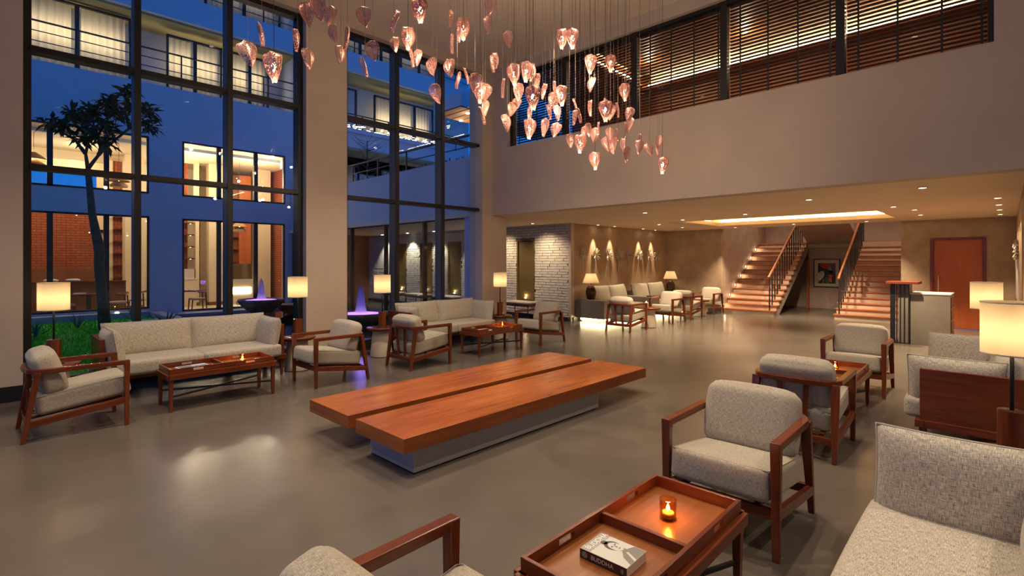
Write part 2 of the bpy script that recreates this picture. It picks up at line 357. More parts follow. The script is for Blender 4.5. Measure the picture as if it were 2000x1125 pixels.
# lounge walls
w=MB(); w.box(10.53,XE+.0,8.0,8.2,0,ZL+.1); struct('wall_ornament_side',w,'stucco_warm')
w=MB(); w.box(XE,XE+.2,6.2,8.2,0,ZL+.1); struct('wall_lounge_end',w,'stucco')
w=MB(); w.box(XE+.2,19.6,6.2,6.4,0,5.2); struct('wall_stair_side',w,'stucco_grey')
w=MB(); w.box(19.45,19.65,1.6,6.4,0,5.2); w.box(19.12,19.45,3.3,4.75,0,2.0); struct('wall_stair_back',w,'stucco_grey')
w=MB(); w.box(XE+.2,19.6,1.65,1.85,0,5.2); struct('wall_stair_far_side',w,'stucco_grey')
w=MB(); w.box(XE,XE+.2,-.3,.36,0,ZL+.1); w.box(XE,XE+.2,1.27,1.85,0,ZL+.1); w.box(XE,XE+.2,.36,1.27,2.06,ZL+.1); w.box(XE,XE+.2,-.3,6.4,ZL+.1,5.2); struct('wall_door',w,'stucco')
struct('wall_lounge_far_side',MB().box(XF,XE,-.3,-.15,0,ZL+.1),'stucco_warm')
struct('ceiling_stairwell',MB().box(XE,19.6,1.6,6.4,5.2,5.3),'ceiling_paint')
# sliding door
d=thing('door_1',None,None,(0,0,0),kind='structure')
w=MB(); w.box(XE-.02,XE+.1,.33,.39,0,2.09); w.box(XE-.02,XE+.1,1.24,1.30,0,2.09); w.box(XE-.02,XE+.1,.39,1.24,2.03,2.09); w.build('door_frame','walnut',d,.004)
MB().box(XE+.03,XE+.08,.39,1.24,.012,2.03).build('door_leaf','door_wood',d)
w=MB(); w.tube([(XE-.02,1.15,.82),(XE-.02,1.15,1.22)],.011,8); w.tube([(XE+.03,1.15,.86),(XE-.02,1.15,.86)],.006,6); w.tube([(XE+.03,1.15,1.18),(XE-.02,1.15,1.18)],.006,6); w.build('handle','silver',d)
# ---- windows of the hall
def window(name,x0,x1,mull):
    wn=thing(name,None,None,(0,0,0),kind='structure'); y0,y1=8.02,8.17
    for x in (x0+.03,x1-.03): MB().box(x-.045,x+.045,y0-.02,y1+.02,.12,5.45).build('jamb','frame_metal',wn,.003)
    for x in mull:
        m_=MB().box(x-.032,x+.032,8.0,y1+.02,.12,5.42).build('mullion','mullion_lit_grey',wn)
        MB().box(x-.036,x+.036,7.965,8.0,.12,5.42).build('cap','frame_metal',m_,.003)
    ed=[x0+.06]+[q for x in mull for q in (x-.04,x+.04)]+[x1-.06]
    zs=[.13,2.60,3.95,5.38]
    for i in range(0,len(ed),2):
        for z in (2.63,3.98):
            m_=MB().box(ed[i],ed[i+1],8.0,y1,z-.028,z+.028).build('transom','mullion_lit_grey',wn); MB().box(ed[i],ed[i+1],7.972,8.0,z-.032,z+.032).build('cap','frame_metal',m_,.003)
        MB().box(ed[i],ed[i+1],y0,y1,5.38,5.45).build('head_rail','frame_metal',wn); MB().box(ed[i],ed[i+1],y0,y1,.125,.18).build('sill_rail','frame_metal',wn)
        for za,zb in ((.18,2.6),(2.66,3.95),(4.01,5.38)): MB().box(ed[i],ed[i+1],8.09,8.1,za,zb).build('pane','pane_glass',wn)
    return wn
window('window_1',.307,3.512,(1.37,2.45)); window('window_2',4.203,7.25+.1,(5.24,6.29))
wn=thing('window_3',None,None,(0,0,0),kind='structure')
for a,b_ in ((-4.2,1.4),(1.8,7.4)):
    MB().box(-6.11,-6.09,a,b_,.1,5.3).build('pane','pane_glass',wn)
    for y in (a+1.85,a+3.7): MB().box(-6.15,-6.05,y-.03,y+.03,.1,5.3).build('mullion','frame_metal',wn)
# ---- gallery windows with venetian blinds
posts=[7.38,5.99,4.50,3.01,1.53,.1]
gw=thing('window_4',None,None,(0,0,0),kind='structure')
for y in posts: MB().box(XF+.07,XF+.17,y-.05,y+.05,3.905,5.39).build('mullion','black_metal',gw)
for i in range(5):
    MB().box(XF+.08,XF+.16,posts[i+1]+.05,posts[i]-.05,5.34,5.39).build('head_rail','black_metal',gw)
    MB().box(XF+.08,XF+.16,posts[i+1]+.05,posts[i]-.05,3.905,3.925).build('sill_rail','black_metal',gw)
    MB().box(XF+.115,XF+.122,posts[i+1]+.05,posts[i]-.05,3.925,5.34).build('pane','pane_glass',gw)
nm=['half in the corner by the tall window','second from the tall window','in the middle bay','fourth from the tall window','in the widest bay at the far end']
tapes=[[7.23,6.75,6.2],[5.85,5.33,4.94,4.60],[4.25,3.88,3.50,3.12],[2.80,2.42,2.04,1.66],[1.35,.95,.54,.2]]
for i in range(5):
    ya,yb=posts[i+1]+.055,posts[i]-.055
    vb=thing('venetian_blind','dark wooden venetian blind behind the gallery glass, '+nm[i],'blind',(XF+.19,(ya+yb)/2,0),0,'gallery blinds')
    ln=yb-ya; me=MB().box(-.023,.023,-ln/2,ln/2,-.0022,.0022).mesh('slat'); me.materials.append(M['slat_brown'])
    z=3.945
    while z<5.31:
        o=bpy.data.objects.new('slat',me); COL.objects.link(o); o.parent=vb; o.location=(0,0,z); o.rotation_euler=(0,R(12),0); z+=.0505
    MB().box(-.03,.03,-ln/2,ln/2,5.31,5.345).build('head_box','black_metal',vb)
    for y in tapes[i]:
        MB().box(-.032,-.028,y-(ya+yb)/2-.011,y-(ya+yb)/2+.011,3.93,5.31).build('ladder_tape','black_metal',vb)
# gallery room behind the blinds
wood('panel_brown',(.22,.072,.028),(.27,.092,.036),(.31,.115,.046),.5,.4)
w=MB(); w.box(10.4,10.5,-1,7.9,3.6,5.7); w.box(7.8,10.4,-1.1,-1,3.6,5.7); w.box(7.8,10.4,7.9,8.0,3.6,4.0); struct('wall_gallery_room',w,'panel_brown')
struct('floor_gallery_room',MB().box(7.8,10.5,-1,8,3.55,3.62),'panel_brown')
w=MB(); w.box(7.8,9.72,-1,5.5,5.44,5.5); w.box(7.8,10.5,-1,8,5.72,5.8); w.box(7.8,10.5,5.8,8,5.40,5.46); w.box(10.0,10.5,-1,5.8,5.28,5.34); cg=struct('ceiling_gallery_room',w,'panel_brown')
w=MB(); w.box(10.03,10.05,.3,5.6,5.35,5.39); w.box(7.85,9.95,5.82,5.84,5.47,5.51); w.build('light_strip','cove_led_mezz',cg)
w=MB(); w.box(9.6,10.3,.2,5.9,5.68,5.72); w.box(10.3,10.32,.2,5.7,5.34,5.7); w.box(7.85,9.95,5.45,5.9,5.68,5.72); w.build('cove_top','low_ceiling_paint',cg)
for x,y in ((9,1.2),(9,3.2),(9,5.0)):  # lamps added to brighten the dark gallery room
    t=tag(MB().lathe([(.04,0),(.036,-.01),(0,-.011)],(x,y,5.439),12).build('gallery_fill_lamp','lamp_disc'),'added lamp brightening the gallery room behind the blinds','downlight','added gallery room lamps'); light('gallery_fill','POINT',(x,y,5.3),22,WARM2,t,shadow_soft_size=.05)
# ---- white brick wall with lit niches
NICHE=[(9.30,9.85),(12.38,12.92),(13.86,14.43),(15.37,15.87)]
XB=10.45
bw=struct('wall_brick',MB().box(XB+.03,XB+.25,8.2,18,0,ZL+.02).box(XB+.0,XB+.25,8.02,8.2,0,ZL+.02),'mortar')
def in_niche(a,b,z0,z1):
    for n0,n1 in NICHE:
        if b>n0-.06 and a<n1+.06 and z1>.44 and z0<2.17: return True
    return False
bm={}
far=MB(); CH=.07
for r in range(36):
    z0=.015+r*CH; z1=z0+CH-.010; y=8.07-(r%3)*.11
    while y<17.9:
        ln=.30+random.uniform(-.04,.05); a,b2=max(y,8.07),y+ln-.008; y+=ln
        if b2-a<.05: continue
        for n0,n1 in NICHE:
            if z1>.44 and z0<2.17:
                if a<n0-.06<b2 and b2<n1: b2=n0-.06
                elif a<n1+.06<b2 and a>n0-.06: a=n1+.06
        if b2-a<.04 or in_niche(a+.01,b2-.01,z0,z1): continue
        pr=random.uniform(.0,.012)
        if a<10.55:
            k=round(b2-a,2)
            if k not in bm: bm[k]=MB().box(-.03,.03,-k/2,k/2,-(CH-.01)/2,(CH-.01)/2).mesh('brick'); bm[k].materials.append(M['white_brick'])
            o=bpy.data.objects.new('brick',bm[k]); COL.objects.link(o); o.parent=bw; o.location=(XB+.02-pr,(a+b2)/2,(z0+z1)/2)
        else: far.box(XB-.01-pr,XB+.05,a,b2,z0,z1)
o=far.build('brick_courses','white_brick',bw); o['kind']='stuff'
for i,(n0,n1) in enumerate(NICHE):
    nn=['by the corner column','nearest window_2 jamb seen through the glass','in the middle seen through the glass','farthest along the corridor']
    t=thing('wall_niche',['tall brass framed niche in white brick wall above the slim bench inside the lounge','tall brass framed niche seen through glass, nearest of the corridor three','tall brass framed niche seen through glass, middle of the corridor three','tall brass framed niche seen through glass, farthest along the corridor'][i],'niche',(XB,(n0+n1)/2,0),0,'niches in the brick wall')
    hw=(n1-n0)/2
    f=MB(); f.box(-.035,.03,-hw-.05,-hw,.46,2.16); f.box(-.035,.03,hw,hw+.05,.46,2.16); f.box(-.035,.03,-hw,hw,.46,.52); f.box(-.035,.03,-hw,hw,2.10,2.16); f.build('frame','brass_dark',t,.003)
    MB().box(-.005,.02,-hw,hw,.52,2.10).build('back_panel','brass_dark',t)
    MB().lathe([(.022,0),(.022,.03),(.012,.035)],(-.02,0,.521),12,cap1=True).build('uplight','lamp_disc',t)
    light('niche_light','POINT',(-.03,0,.6),1.2,WARM2,t,shadow_soft_size=.02)
b=MB(); b.box(XB-.045,XB+.0,8.07,18,0,.11); struct('baseboard_brick',b,'black_paint')
b=MB(); b.box(XB-.03,XB+.1,7.99,8.07,.11,ZL); struct('trim_2',b,'plaster')
b=MB(); b.box(10.53,10.85,7.985,8.0,0,.11); b.box(XE-.015,XE,6.2,6.6,0,.11); struct('baseboard_lounge',b,'black_paint')
# ------------------------------------------------------------------ courtyard and buildings outside
YF=18.
w=MB()
def wallgrid(w,x0,x1,z0,z1,holes,y0,y1):
    xs=sorted({x0,x1,*[a for h in holes for a in h[:2]]}); zs=sorted({z0,z1,*[a for h in holes for a in h[2:]]})
    for i in range(len(xs)-1):
        for j in range(len(zs)-1):
            cx,cz=(xs[i]+xs[i+1])/2,(zs[j]+zs[j+1])/2
            if not any(h[0]<cx<h[1] and h[2]<cz<h[3] for h in holes): w.box(xs[i],xs[i+1],y0,y1,zs[j],zs[j+1])
RW=[(-.9,3.37,.17,2.86),(-.9,3.36,3.52,5.19),(4.2,7.27,.02,2.84),(4.2,7.28,3.52,5.19)]
wallgrid(w,-9,7.9,-.2,6.75,RW,YF,YF+.25)
w.box(-9,7.9,YF,YF+.2,8.85,9.6); w.box(-9,7.9,YF+.05,YF+.2,11.7,15); w.box(-9,7.9,YF+.2,YF+1.5,8.85,8.95); w.box(-9,7.9,YF+.2,YF+1.5,6.5,6.6); w.box(7.7,7.9,YF,YF+1.5,5,15)
w.box(7.9,17,YF,YF+.2,5.91,6.56); w.box(7.9,17,YF,YF+.2,8.82,9.55); w.box(7.9,17,YF+.05,YF+.2,11.7,15)
cb=struct('wall_courtyard',w,'ext_render')
w=MB(); w.box(-9,17,YF+1.5,YF+1.7,5.2,15); w.box(8,17,YF+1.5,YF+1.7,2.6,5.9); struct('wall_loggia',w,'ext_render')
w=MB(); w.box(7.9,17,YF+.2,YF+1.5,5.85,5.95); w.box(7.9,17,YF+.2,YF+1.5,8.78,8.86); w.box(-9,7.7,YF+.2,YF+1.5,8.80,8.85); struct('ceiling_loggia',w,'ext_soffit')
# restaurant windows (frames and panes)
for i,(x0,x1,z0,z1) in enumerate(RW):
    wn=thing('window_%d'%(5+i),None,None,kind='structure'); f=MB(); t=.05
    for a in ((x0,x0+t,z0,z1),(x1-t,x1,z0,z1),(x0,x1,z0,z0+t),(x0,x1,z1-t,z1)): f.box(a[0],a[1],YF-.01,YF+.08,a[2],a[3])
    f.build('frame','ext_frame',wn)
    ms=(1.21,2.38) if i<2 else (5.21,6.32)
    for x in ms: MB().box(x-.06,x+.06,YF-.01,YF+.08,z0,z1).build('mullion','ext_frame',wn)
    e=[x0,*ms,x1]
    for j in range(len(e)-1): MB().box(e[j]+.05,e[j+1]-.05,YF+.03,YF+.04,z0+t,z1-t).build('pane','pane_glass',wn)
# restaurant interior
struct('floor_restaurant',MB().box(-3,9,YF+.25,24.6,-.3,-.15),'ext_floor')
w=MB(); w.box(-3,9,YF+.25,24.6,5.3,5.45); w.box(-3,3.0,22.9,23.0,5.0,5.3); struct('ceiling_restaurant',w,'warm_white')
w=MB(); w.box(-3,2.9,24,24.2,-.15,4.2); w.box(8.5,8.7,YF+.25,24.2,-.15,5.3); w.box(5.15,5.45,22.6,22.9,-.15,5.3); w.box(3.36,3.82,24.05,24.2,-.15,5.3); w.box(5.78,5.95,22.9,23.0,-.15,5.3); struct('wall_red_brick',w,'red_brick')
w=MB(); w.box(2.9,3.36,24,24.2,-.15,5.3); w.box(3.82,9,24,24.2,-.15,5.3); w.box(-3,2.9,24,24.2,4.72,5.3); w.box(-3.2,-3,YF,24.2,-.15,5.3)
struct('wall_restaurant',w,'warm_white')
for a,lab in (((3.45,4.0,22.2,22.7),'cream square column inside the restaurant, at the edge of the booth window'),((5.62,5.74,22.2,22.5),'slimmest cream pier beside the brick shelves in the restaurant'),((6.02,6.55,22.0,22.4),'broad cream column in the middle of the second restaurant window'),((7.75,8.3,22.0,22.5),'cream column next to the timber wall cabinet')):
    cm=thing('restaurant_column',lab,'column',(0,0,0),0,'restaurant columns'); MB().box(*a,-.02,5.3).build('shaft','warm_white',cm); MB().box(a[0]-.01,a[1]+.01,a[2]-.01,a[3]+.01,-.15,-.02).build('plinth','booth_wood',cm)
t=thing('booth_bench','long brown timber booth partition along the red brick wall','booth')
MB().box(-2,3.2,20.45,20.6,-.15,.89).build('partition','booth_wood',t); MB().box(-2,3.2,20.40,20.65,.89,.93).build('cap_rail','walnut',t); MB().box(-2,2.7,23.4,23.9,.6,1.3).build('back_pad','booth_wood',t)
for i,(x,y) in enumerate(((.3,20.52),(1.4,20.52),(1.9,20.52),(2.6,20.52))):
    tag(MB().cushion(.34,.16,.07,.03,.01,4,Matrix.Translation((x,y,.965))).build('folded_napkin','napkin'),'white folded napkin on the booth partition rail','napkin','napkins on the booth rail')
def rest_table(x,y,lab):
    t=thing('dining_table',lab,'table',(x,y,-.15)); MB().box(-.45,.45,-.35,.35,.70,.74).build('top','walnut',t); MB().box(-.05,.05,-.05,.05,.02,.70).build('pedestal','black_metal',t); MB().box(-.25,.25,-.25,.25,0,.02).build('foot','black_metal',t)
rest_table(2.15,19.4,'small dining table with glasses beside the timber booth'); rest_table(4.35,19.4,'dining table with a napkin by the right restaurant window')
for i,(x,y,z) in enumerate(((1.95,19.4,.59),(4.5,19.3,.59))): tag(MB().box(x-.14,x+.14,y-.08,y+.08,z,z+.03).build('table_napkin','napkin'),['white napkin lying on the booth side dining table','white napkin lying on the dining table by the brick shelves'][i],'napkin')
for i,x in enumerate((2.22,2.36)): tag(MB().lathe([(.03,0),(.038,.09)],(x,19.3+.1*i,.59),12,cap0=True).build('water_glass','pane_glass'),'clear tumbler on the small dining table','glass','tumblers on the dining table')
def rest_chair(x,y,rz,lab):
    t=thing('dining_chair',lab,'chair',(x,y,-.15),rz,'restaurant chairs')
    MB().cushion(.44,.44,.06,.025,.01,5,Matrix.Translation((0,0,.45))).build('seat','cream_linen',t)
    for sx in (-1,1):
        for sy in (-1,1): MB().bar((sx*.22,sy*.2,0),(sx*.19,sy*.2,.42 if sx>0 else .68),.03,.03,.035,.035).build('leg','walnut',t)
    MB().tube([(.05,-.24,.68),(-.12,-.24,.70),(-.22,-.14,.73),(-.24,0,.74),(-.22,.14,.73),(-.12,.24,.70),(.05,.24,.68)],.022,8).build('back_rail','walnut',t)
rest_chair(1.62,19.35,0,'curved back dining chair behind the tall potted lamp shade, near the booth'); rest_chair(2.85,19.4,R(180),'curved back dining chair facing the small booth table'); rest_chair(3.5,20.2,R(150),'curved back dining chair beside the cream restaurant column'); rest_chair(4.95,19.35,R(180),'curved back dining chair seen in the second restaurant window')
def shelf_unit(x0,x1,y,z0,z1,n,lab):
    t=thing('wall_shelving',lab,'shelf',(0,0,0))
    for i in range(n+1):
        z=z0+(z1-z0)*i/n; MB().box(x0,x1,y-.3,y,z-.02,z+.02).build('shelf','walnut',t)
        if i: MB().lathe([(.02,0),(.02,.012)],(x1-.1,y-.15,z-.034),8,cap0=True).build('spotlight','ext_lamp',t)
    return t
shelf_unit(3.36,3.82,24.04,.95,3.2,5,'lit timber shelves in the brick niche behind the booth'); shelf_unit(5.15,5.6,22.58,1.2,3.0,4,'lit timber shelves on brick in the second restaurant window')
t=thing('wall_cabinet','tall reddish timber wall cabinet over the service counter','cabinet'); MB().box(7.15,7.6,22.2,22.5,1.45,5.0).build('body','door_wood',t); MB().box(6.75,7.15,22.35,22.5,1.45,5.0).build('open_shelf','booth_wood',t)
for z in (1.5,2.0,2.5): MB().box(6.75,7.15,22.2,22.35,z,z+.03).build('shelf','walnut',t)
t=thing('service_counter','cream service counter with an open lit shelf in the restaurant','counter'); MB().box(6.6,7.7,21.7,22.5,.7,.82).build('worktop','white_stone',t); MB().box(6.6,7.7,21.9,22.5,-.15,.7).build('body','warm_white',t); MB().box(6.75,7.5,21.87,21.9,.25,.5).build('lit_shelf','ext_lamp',t)
tag(MB().box(5.2,5.55,22.1,22.5,.9,1.25).build('coffee_machine','silver'),'steel coffee machine on the counter under brick shelves','appliance')
t=thing('service_counter','low pale counter carrying the coffee machine','counter'); MB().box(5.0,5.6,22.0,22.55,-.15,.86).build('body','warm_white',t); MB().box(4.98,5.62,21.98,22.56,.86,.9).build('worktop','white_stone',t)
def wicker(x,y,z,r,lab):
    t=thing('wicker_pendant',lab,'pendant lamp',(x,y,z),0,'wicker pendants in the restaurant')
    MB().lathe([(.05,.22),(r*.45,.15),(r*.9,.03),(r,0)],n=20).build('upper_shade','wicker',t); MB().lathe([(.1,.0),(r*.8,-.12),(r*.75,-.18)],n=20).build('lower_shade','wicker',t)
    MB().tube([(0,0,.2),(0,0,5.3-z)],.006,5).build('cord','black_metal',t); MB().lathe([(.01,-.12),(.05,-.08),(.05,-.02),(.01,.02)],n=10).build('bulb','ext_lamp',t)
wicker(1.0,20,4.45,.33,'layered wicker pendant lamp at the edge of the first restaurant window'); wicker(2.95,20,4.05,.3,'wicker pendant lamp hanging behind the courtyard tree'); wicker(6.78,21,2.85,.28,'open wicker pendant lamp over the service counter')
t=tag(MB().lathe([(.03,0),(.12,.02),(.13,.1)],(0,0,0),16).build('brass_scale_dish','black_metal',None,0,(3.05,23.9,2.6)),'round black wall sconce on the cream restaurant wall','sconce')
dlm=MB().lathe([(.055,0),(.05,-.012),(.0,-.013)],n=14).mesh('lens'); dlm.materials.append(M['ext_lamp'])
for i,(x,y) in enumerate(((.9,20),(2.2,21.5),(.2,22),(4.8,19.5),(5.6,19.9),(5.2,21),(4.9,22.5),(6.6,19.8),(7.3,20.6),(7.2,19.2))):
    t=tag(bpy.data.objects.new('restaurant_downlight',dlm),'small round downlight in the restaurant ceiling','downlight','restaurant downlights'); COL.objects.link(t); t.location=(x,y,5.295)
    light('downlight_beam','POINT',(0,0,-.8),85,WARM2,t,shadow_soft_size=.08)
for i,(x,y) in enumerate(((.5,23.3),(2.2,23.3))): light('cove_glow','POINT',(x,y,4.9),50,WARM2,None,shadow_soft_size=.1)
# loggias: curtained lit windows, railings
def curtain_window(x0,x1,z0,z1,y,n,lab,en=13,dark=0):
    t=thing('lit_window',lab,'window',(x0,y,0),0,'curtained windows across the courtyard'); W_=x1-x0
    f=MB(); f.box(0,.05,-.05,.05,z0,z1); f.box(W_-.05,W_,-.05,.05,z0,z1); f.box(0,W_,-.05,.05,z1-.05,z1)
    f.build('frame','ext_frame',t)
    for i in range(n):
        a,b_=W_*i/n+.05,W_*(i+1)/n-.05
        MB().box(a,b_,-.01,0,z0,z1-.05).build('pane','pane_glass',t)
        if i<n-1: MB().box(b_,b_+.1,-.04,.04,z0,z1).build('mullion','ext_frame',t)
        if i>=dark: MB().grid(lambda u,v,a=a,b_=b_:(a+(b_-a)*(u*.9+.05),.18+.03*math.sin(u*(b_-a)*34),z0+(z1-z0)*v),int((b_-a)*42),1).build('curtain','curtain',t)
    MB().box(.02,W_-.02,.85,.88,z0,z1).build('room_back','warm_white',t)
    if en: light('window_glow','AREA',(W_/2,.55,(z0+z1)/2+.2),en*W_,WARM,t,(R(-90),0,0),shape='RECTANGLE',size=W_*.9,size_y=.6)
curtain_window(.6,3.05,6.7,8.75,18.75,2,'wide curtained lit window, upper left across the courtyard'); curtain_window(3.95,5.5,6.7,8.6,18.75,2,'curtained lit window behind the middle of the hall glazing'); curtain_window(5.75,7.0,6.7,8.6,18.75,2,'curtained lit balcony window beside the mid column')
curtain_window(9.7,10.4,6.0,8.4,18.75,1,'dark sliding balcony door on the wing side',0,1); curtain_window(11.2,14.2,6.0,8.4,18.75,3,'wide curtained lit window above the planted terrace')
curtain_window(9.6,10.6,2.7,5.4,18.9,1,'dim lower terrace window behind the bare shrub',3); curtain_window(11.6,14.4,2.7,5.4,18.9,3,'lower lit curtained window above the terrace parapet',5)
curtain_window(5.0,7.4,9.6,11.5,18.75,2,'topmost lit window on the courtyard facade near the ceiling line',4); curtain_window(9.6,14.4,9.6,11.5,18.75,5,'topmost row of lit panes above the planter band',4)
def railing(pts,z0,z1,nr,lab,np=8,y=None):
    t=thing('balcony_railing',lab,'railing')
    (xa,ya),(xb,yb)=pts
    for i in range(nr):
        z=z1-(z1-z0)*i/nr; MB().bar((xa,ya,z),(xb,yb,z),.05 if i==0 else .025,.035 if i==0 else .02).build('rail','ext_frame',t)
    for i in range(np+1): 
        f=i/np; x,y=xa+(xb-xa)*f,ya+(yb-ya)*f; MB().bar((x,y,z0),(x,y,z1),.035,.035).build('post','ext_frame',t)
railing(((-3,18.1),(7.8,18.1)),6.75,7.8,4,'black balcony railing on the restaurant facade',9); railing(((7.95,18.1),(15,18.1)),6.56,7.2,2,'black balcony railing above the glowing planter',6)
railing(((-3,18.1),(7.8,18.1)),9.6,10.5,4,'upper black balcony railing of the restaurant facade',9); railing(((7.95,18.1),(16,18.1)),9.55,10.5,4,'upper black balcony railing of the planted wing',8)
railing(((7.55,8.35),(7.55,17.9)),3.86,4.36,2,'black terrace railing on the parapet over the glazed corridor',7)
# glazed corridor wing
w=MB(); w.box(7.48,7.62,8.28,18,2.6,3.86); w.box(7.45,7.62,8.28,8.68,-.2,2.6); w.box(7.62,16,8.28,18,2.62,2.7); w.box(7.62,16,8.22,8.30,2.6,3.5); struct('wall_corridor_wing',w,'ext_render')
wn=thing('window_9',None,None,kind='structure')
MB().box(7.5,7.6,8.68,18,2.5,2.6).build('head_rail','ext_frame',wn); MB().box(7.5,7.6,8.68,18,-.02,.1).build('sill_rail','ext_frame',wn)
ys=[8.68,10.285,12.03,13.85,15.7,17.9]
for i,y in enumerate(ys):
    MB().box(7.5,7.6,y-.03,y+.03,.1,2.5).build('mullion','ext_frame',wn)
    if i<5: MB().box(7.545,7.555,y+.03,ys[i+1]-.03,.1,2.5).build('pane','pane_glass',wn)
w=MB(); w.box(7.6,10.5,17.85,17.95,0,2.6); struct('wall_corridor_end',w,'panel_brown')
# canopy block above the terrace
t=thing('terrace_canopy','pale canopy block with slatted timber soffit and two spotlights above the terrace','canopy')
MB().box(10,15,11.8,13.15,6.25,6.65).build('fascia','ext_render',t)
for i in range(14): MB().box(10.02+i*.34,10.3+i*.34,11.85,13.1,6.21,6.25).build('slat','wicker',t)
for x,y in ((11,13.0),(10.6,12.2)):
    q=MB().lathe([(.06,0),(.06,-.02),(0,-.021)],(x,y,6.21),12).build('spotlight','ext_lamp',t); light('spotlight_beam','POINT',(x,y,5.95),12,WARM2,t,shadow_soft_size=.05)
for i in range(9): MB().box(12.0,12.05,11.9,13.1,4.6+i*.17,4.68+i*.17).build('screen_slat','wicker',t)
MB().box(12.3,12.4,11.9,13.1,2.7,6.2).build('back_wall','warm_white',t)
MB().box(11.2,11.6,11.9,12.2,2.7,6.21).build('pillar','ext_render',t)
light('screen_glow','POINT',(11.4,12.9,5.4),25,WARM2,t,shadow_soft_size=.1)
# planter glow (string of lamps among plants along the band)
t=thing('planter_lights','row of glowing warm planter lamps along the balcony band','planter light'); s=MB()
for i in range(70):
    x=9.3+random.random()*4.6; z=6.6+random.random()*.16; s.bar((x,17.95,z),(x+random.uniform(.06,.2),17.93,z+random.uniform(-.04,.06)),.012,.012)
MB().box(9.2,14.0,17.86,18.0,6.45,6.6).build('trough','ext_render',t)
o=s.build('lamp_twigs','ext_lamp',t); o['kind']='stuff'
# ground, lawn, pool
struct('ground_courtyard',MB().box(-9,7.45,8.2,18.0,-.4,-.14),'ext_render')
struct('lawn',MB().box(-9,3.3,8.4,17.5,-.14,-.04),'lawn_green')
g=MB()
for i in range(9000):
    x=-.5+random.random()*3.8; y=8.5+random.random()*8.9; hh=random.uniform(.03,.08); a=random.random()*6.28; dx,dy=math.cos(a)*.012,math.sin(a)*.012; lx,ly=random.uniform(-.03,.03),random.uniform(-.03,.03)
    g.poly([(x-dx,y-dy,-.045),(x+dx,y+dy,-.045),(x+lx,y+ly,-.045+hh)])
tag(g.build('grass','grass_blade'),'short green grass of the courtyard lawn outside the window','grass',kind='stuff')
w=MB(); w.box(3.3,3.6,8.3,17.6,-.14,.10); w.box(3.3,7.45,17.4,18,-.14,.0); w.box(-9,3.3,17.5,18,-.14,.12); struct('kerb_pool',w,'coping')
struct('water',MB().box(3.6,7.45,8.3,17.4,-.13,-.06),'water_dark')
tag(MB().box(2.55,3.25,15.4,16.3,-.04,.02).build('paving_slab','coping',None,.01),'pale rectangular stepping stone lying on the lawn','paving slab')
def bowl(x,y,lab,s=1.):
    t=thing('fountain_bowl',lab,'fountain',(x,y,-.06)); 
    MB().lathe([(.14,0),(.22,.06),(.30,.16),(.52,.36),(.60,.46),(.61,.52),(.585,.535),(.56,.50),(.5,.47),(0,.46)],n=32).build('bowl','stone_bowl',t)
    MB().box(-.28,.28,-.28,.28,-.05,.14).build('plinth','stone_bowl',t,.01)
    MB().lathe([(.0,.505),(.55,.505)],n=28).build('water_surface','water_dark',t)
    for a in (0,180):
        MB().tube([(.60*math.cos(R(a))+.05*math.cos(R(b_))*math.cos(R(a)),.60*math.sin(R(a)),.46+.05*math.sin(R(b_))) for b_ in range(0,360,45)],.012,6,True).build('ring_handle','stone_bowl',t)
    MB().lathe([(.16,.51),(.12,.56),(.095,.68),(.082,.82),(.066,.95),(.045,1.05),(.004,1.12)],n=20).build('water_jet','lit_spray',t)
    MB().lathe([(.0,.53),(.14,.535),(.30,.518),(.40,.508)],n=24).build('violet_glow_disc','violet_water_glow',t)  # violet light on the water, put in as a glowing disc
    light('fountain_lamp','POINT',(0,0,.85),14,(.35,.2,1),t,shadow_soft_size=.08)
bowl(5.5,15.25,'dark stone fountain bowl with violet lit jet, farther out in the pool'); bowl(5.54,9.8,'dark stone fountain bowl with violet lit jet, close to the hall glazing')
tag(MB().lathe([(.12,0),(.3,.1),(.42,.26),(.44,.3),(.4,.3),(0,.24)],n=24).build('fountain_bowl_small','stone_bowl',None,0,(6.5,15.6,-.05)),'smaller dark stone bowl standing in the pool without a jet','fountain')
light('uplight','POINT',(2.55,17.6,.1),3,WARM,None,shadow_soft_size=.03)
tag(MB().lathe([(.05,0),(.05,.03),(0,.04)],(2.55,17.55,.12),10).build('ground_uplight','ext_lamp'),'small glowing ground light at the foot of the restaurant wall','light')
# frangipani tree
t=thing('courtyard_tree','slender leaning tree with tufted dark leaves on the lawn','tree')
tk=[(1.97,15.1,-.06),(1.93,15.1,.6),(1.86,15.1,1.5),(1.88,15.1,1.75),(1.74,15.1,2.6),(1.66,15.1,3.66)]
b=MB(); b.tube(tk,[.13,.11,.10,.11,.075,.06],10)
br=[[(1.66,15.1,3.66),(1.62,15.1,4.0),(1.68,15.1,4.35),(1.45,15.0,4.6),(1.3,14.9,4.75)],[(1.66,15.1,3.66),(1.85,15.1,4.0),(2.15,15.1,4.4),(2.45,15.2,4.75),(2.55,15.2,5.1)],[(1.68,15.1,4.35),(1.8,15.2,4.5),(1.75,15.1,4.8)],[(2.15,15.1,4.4),(2.0,15.0,4.8),(2.05,15.1,5.15)],[(2.45,15.2,4.75),(2.75,15.1,4.9),(2.8,15.1,5.0)],[(1.62,15.1,4.0),(1.45,15.2,4.3),(1.2,15.2,4.45)],[(1.85,15.1,4.0),(1.95,15.1,4.3)],[(2.45,15.2,4.75),(2.35,15.2,5.2),(2.45,15.2,5.45)]]
for q in br: b.tube(q,[.045]+[.03]*(len(q)-2)+[.018],7)
b.build('trunk','bark',t)
lf=MB()
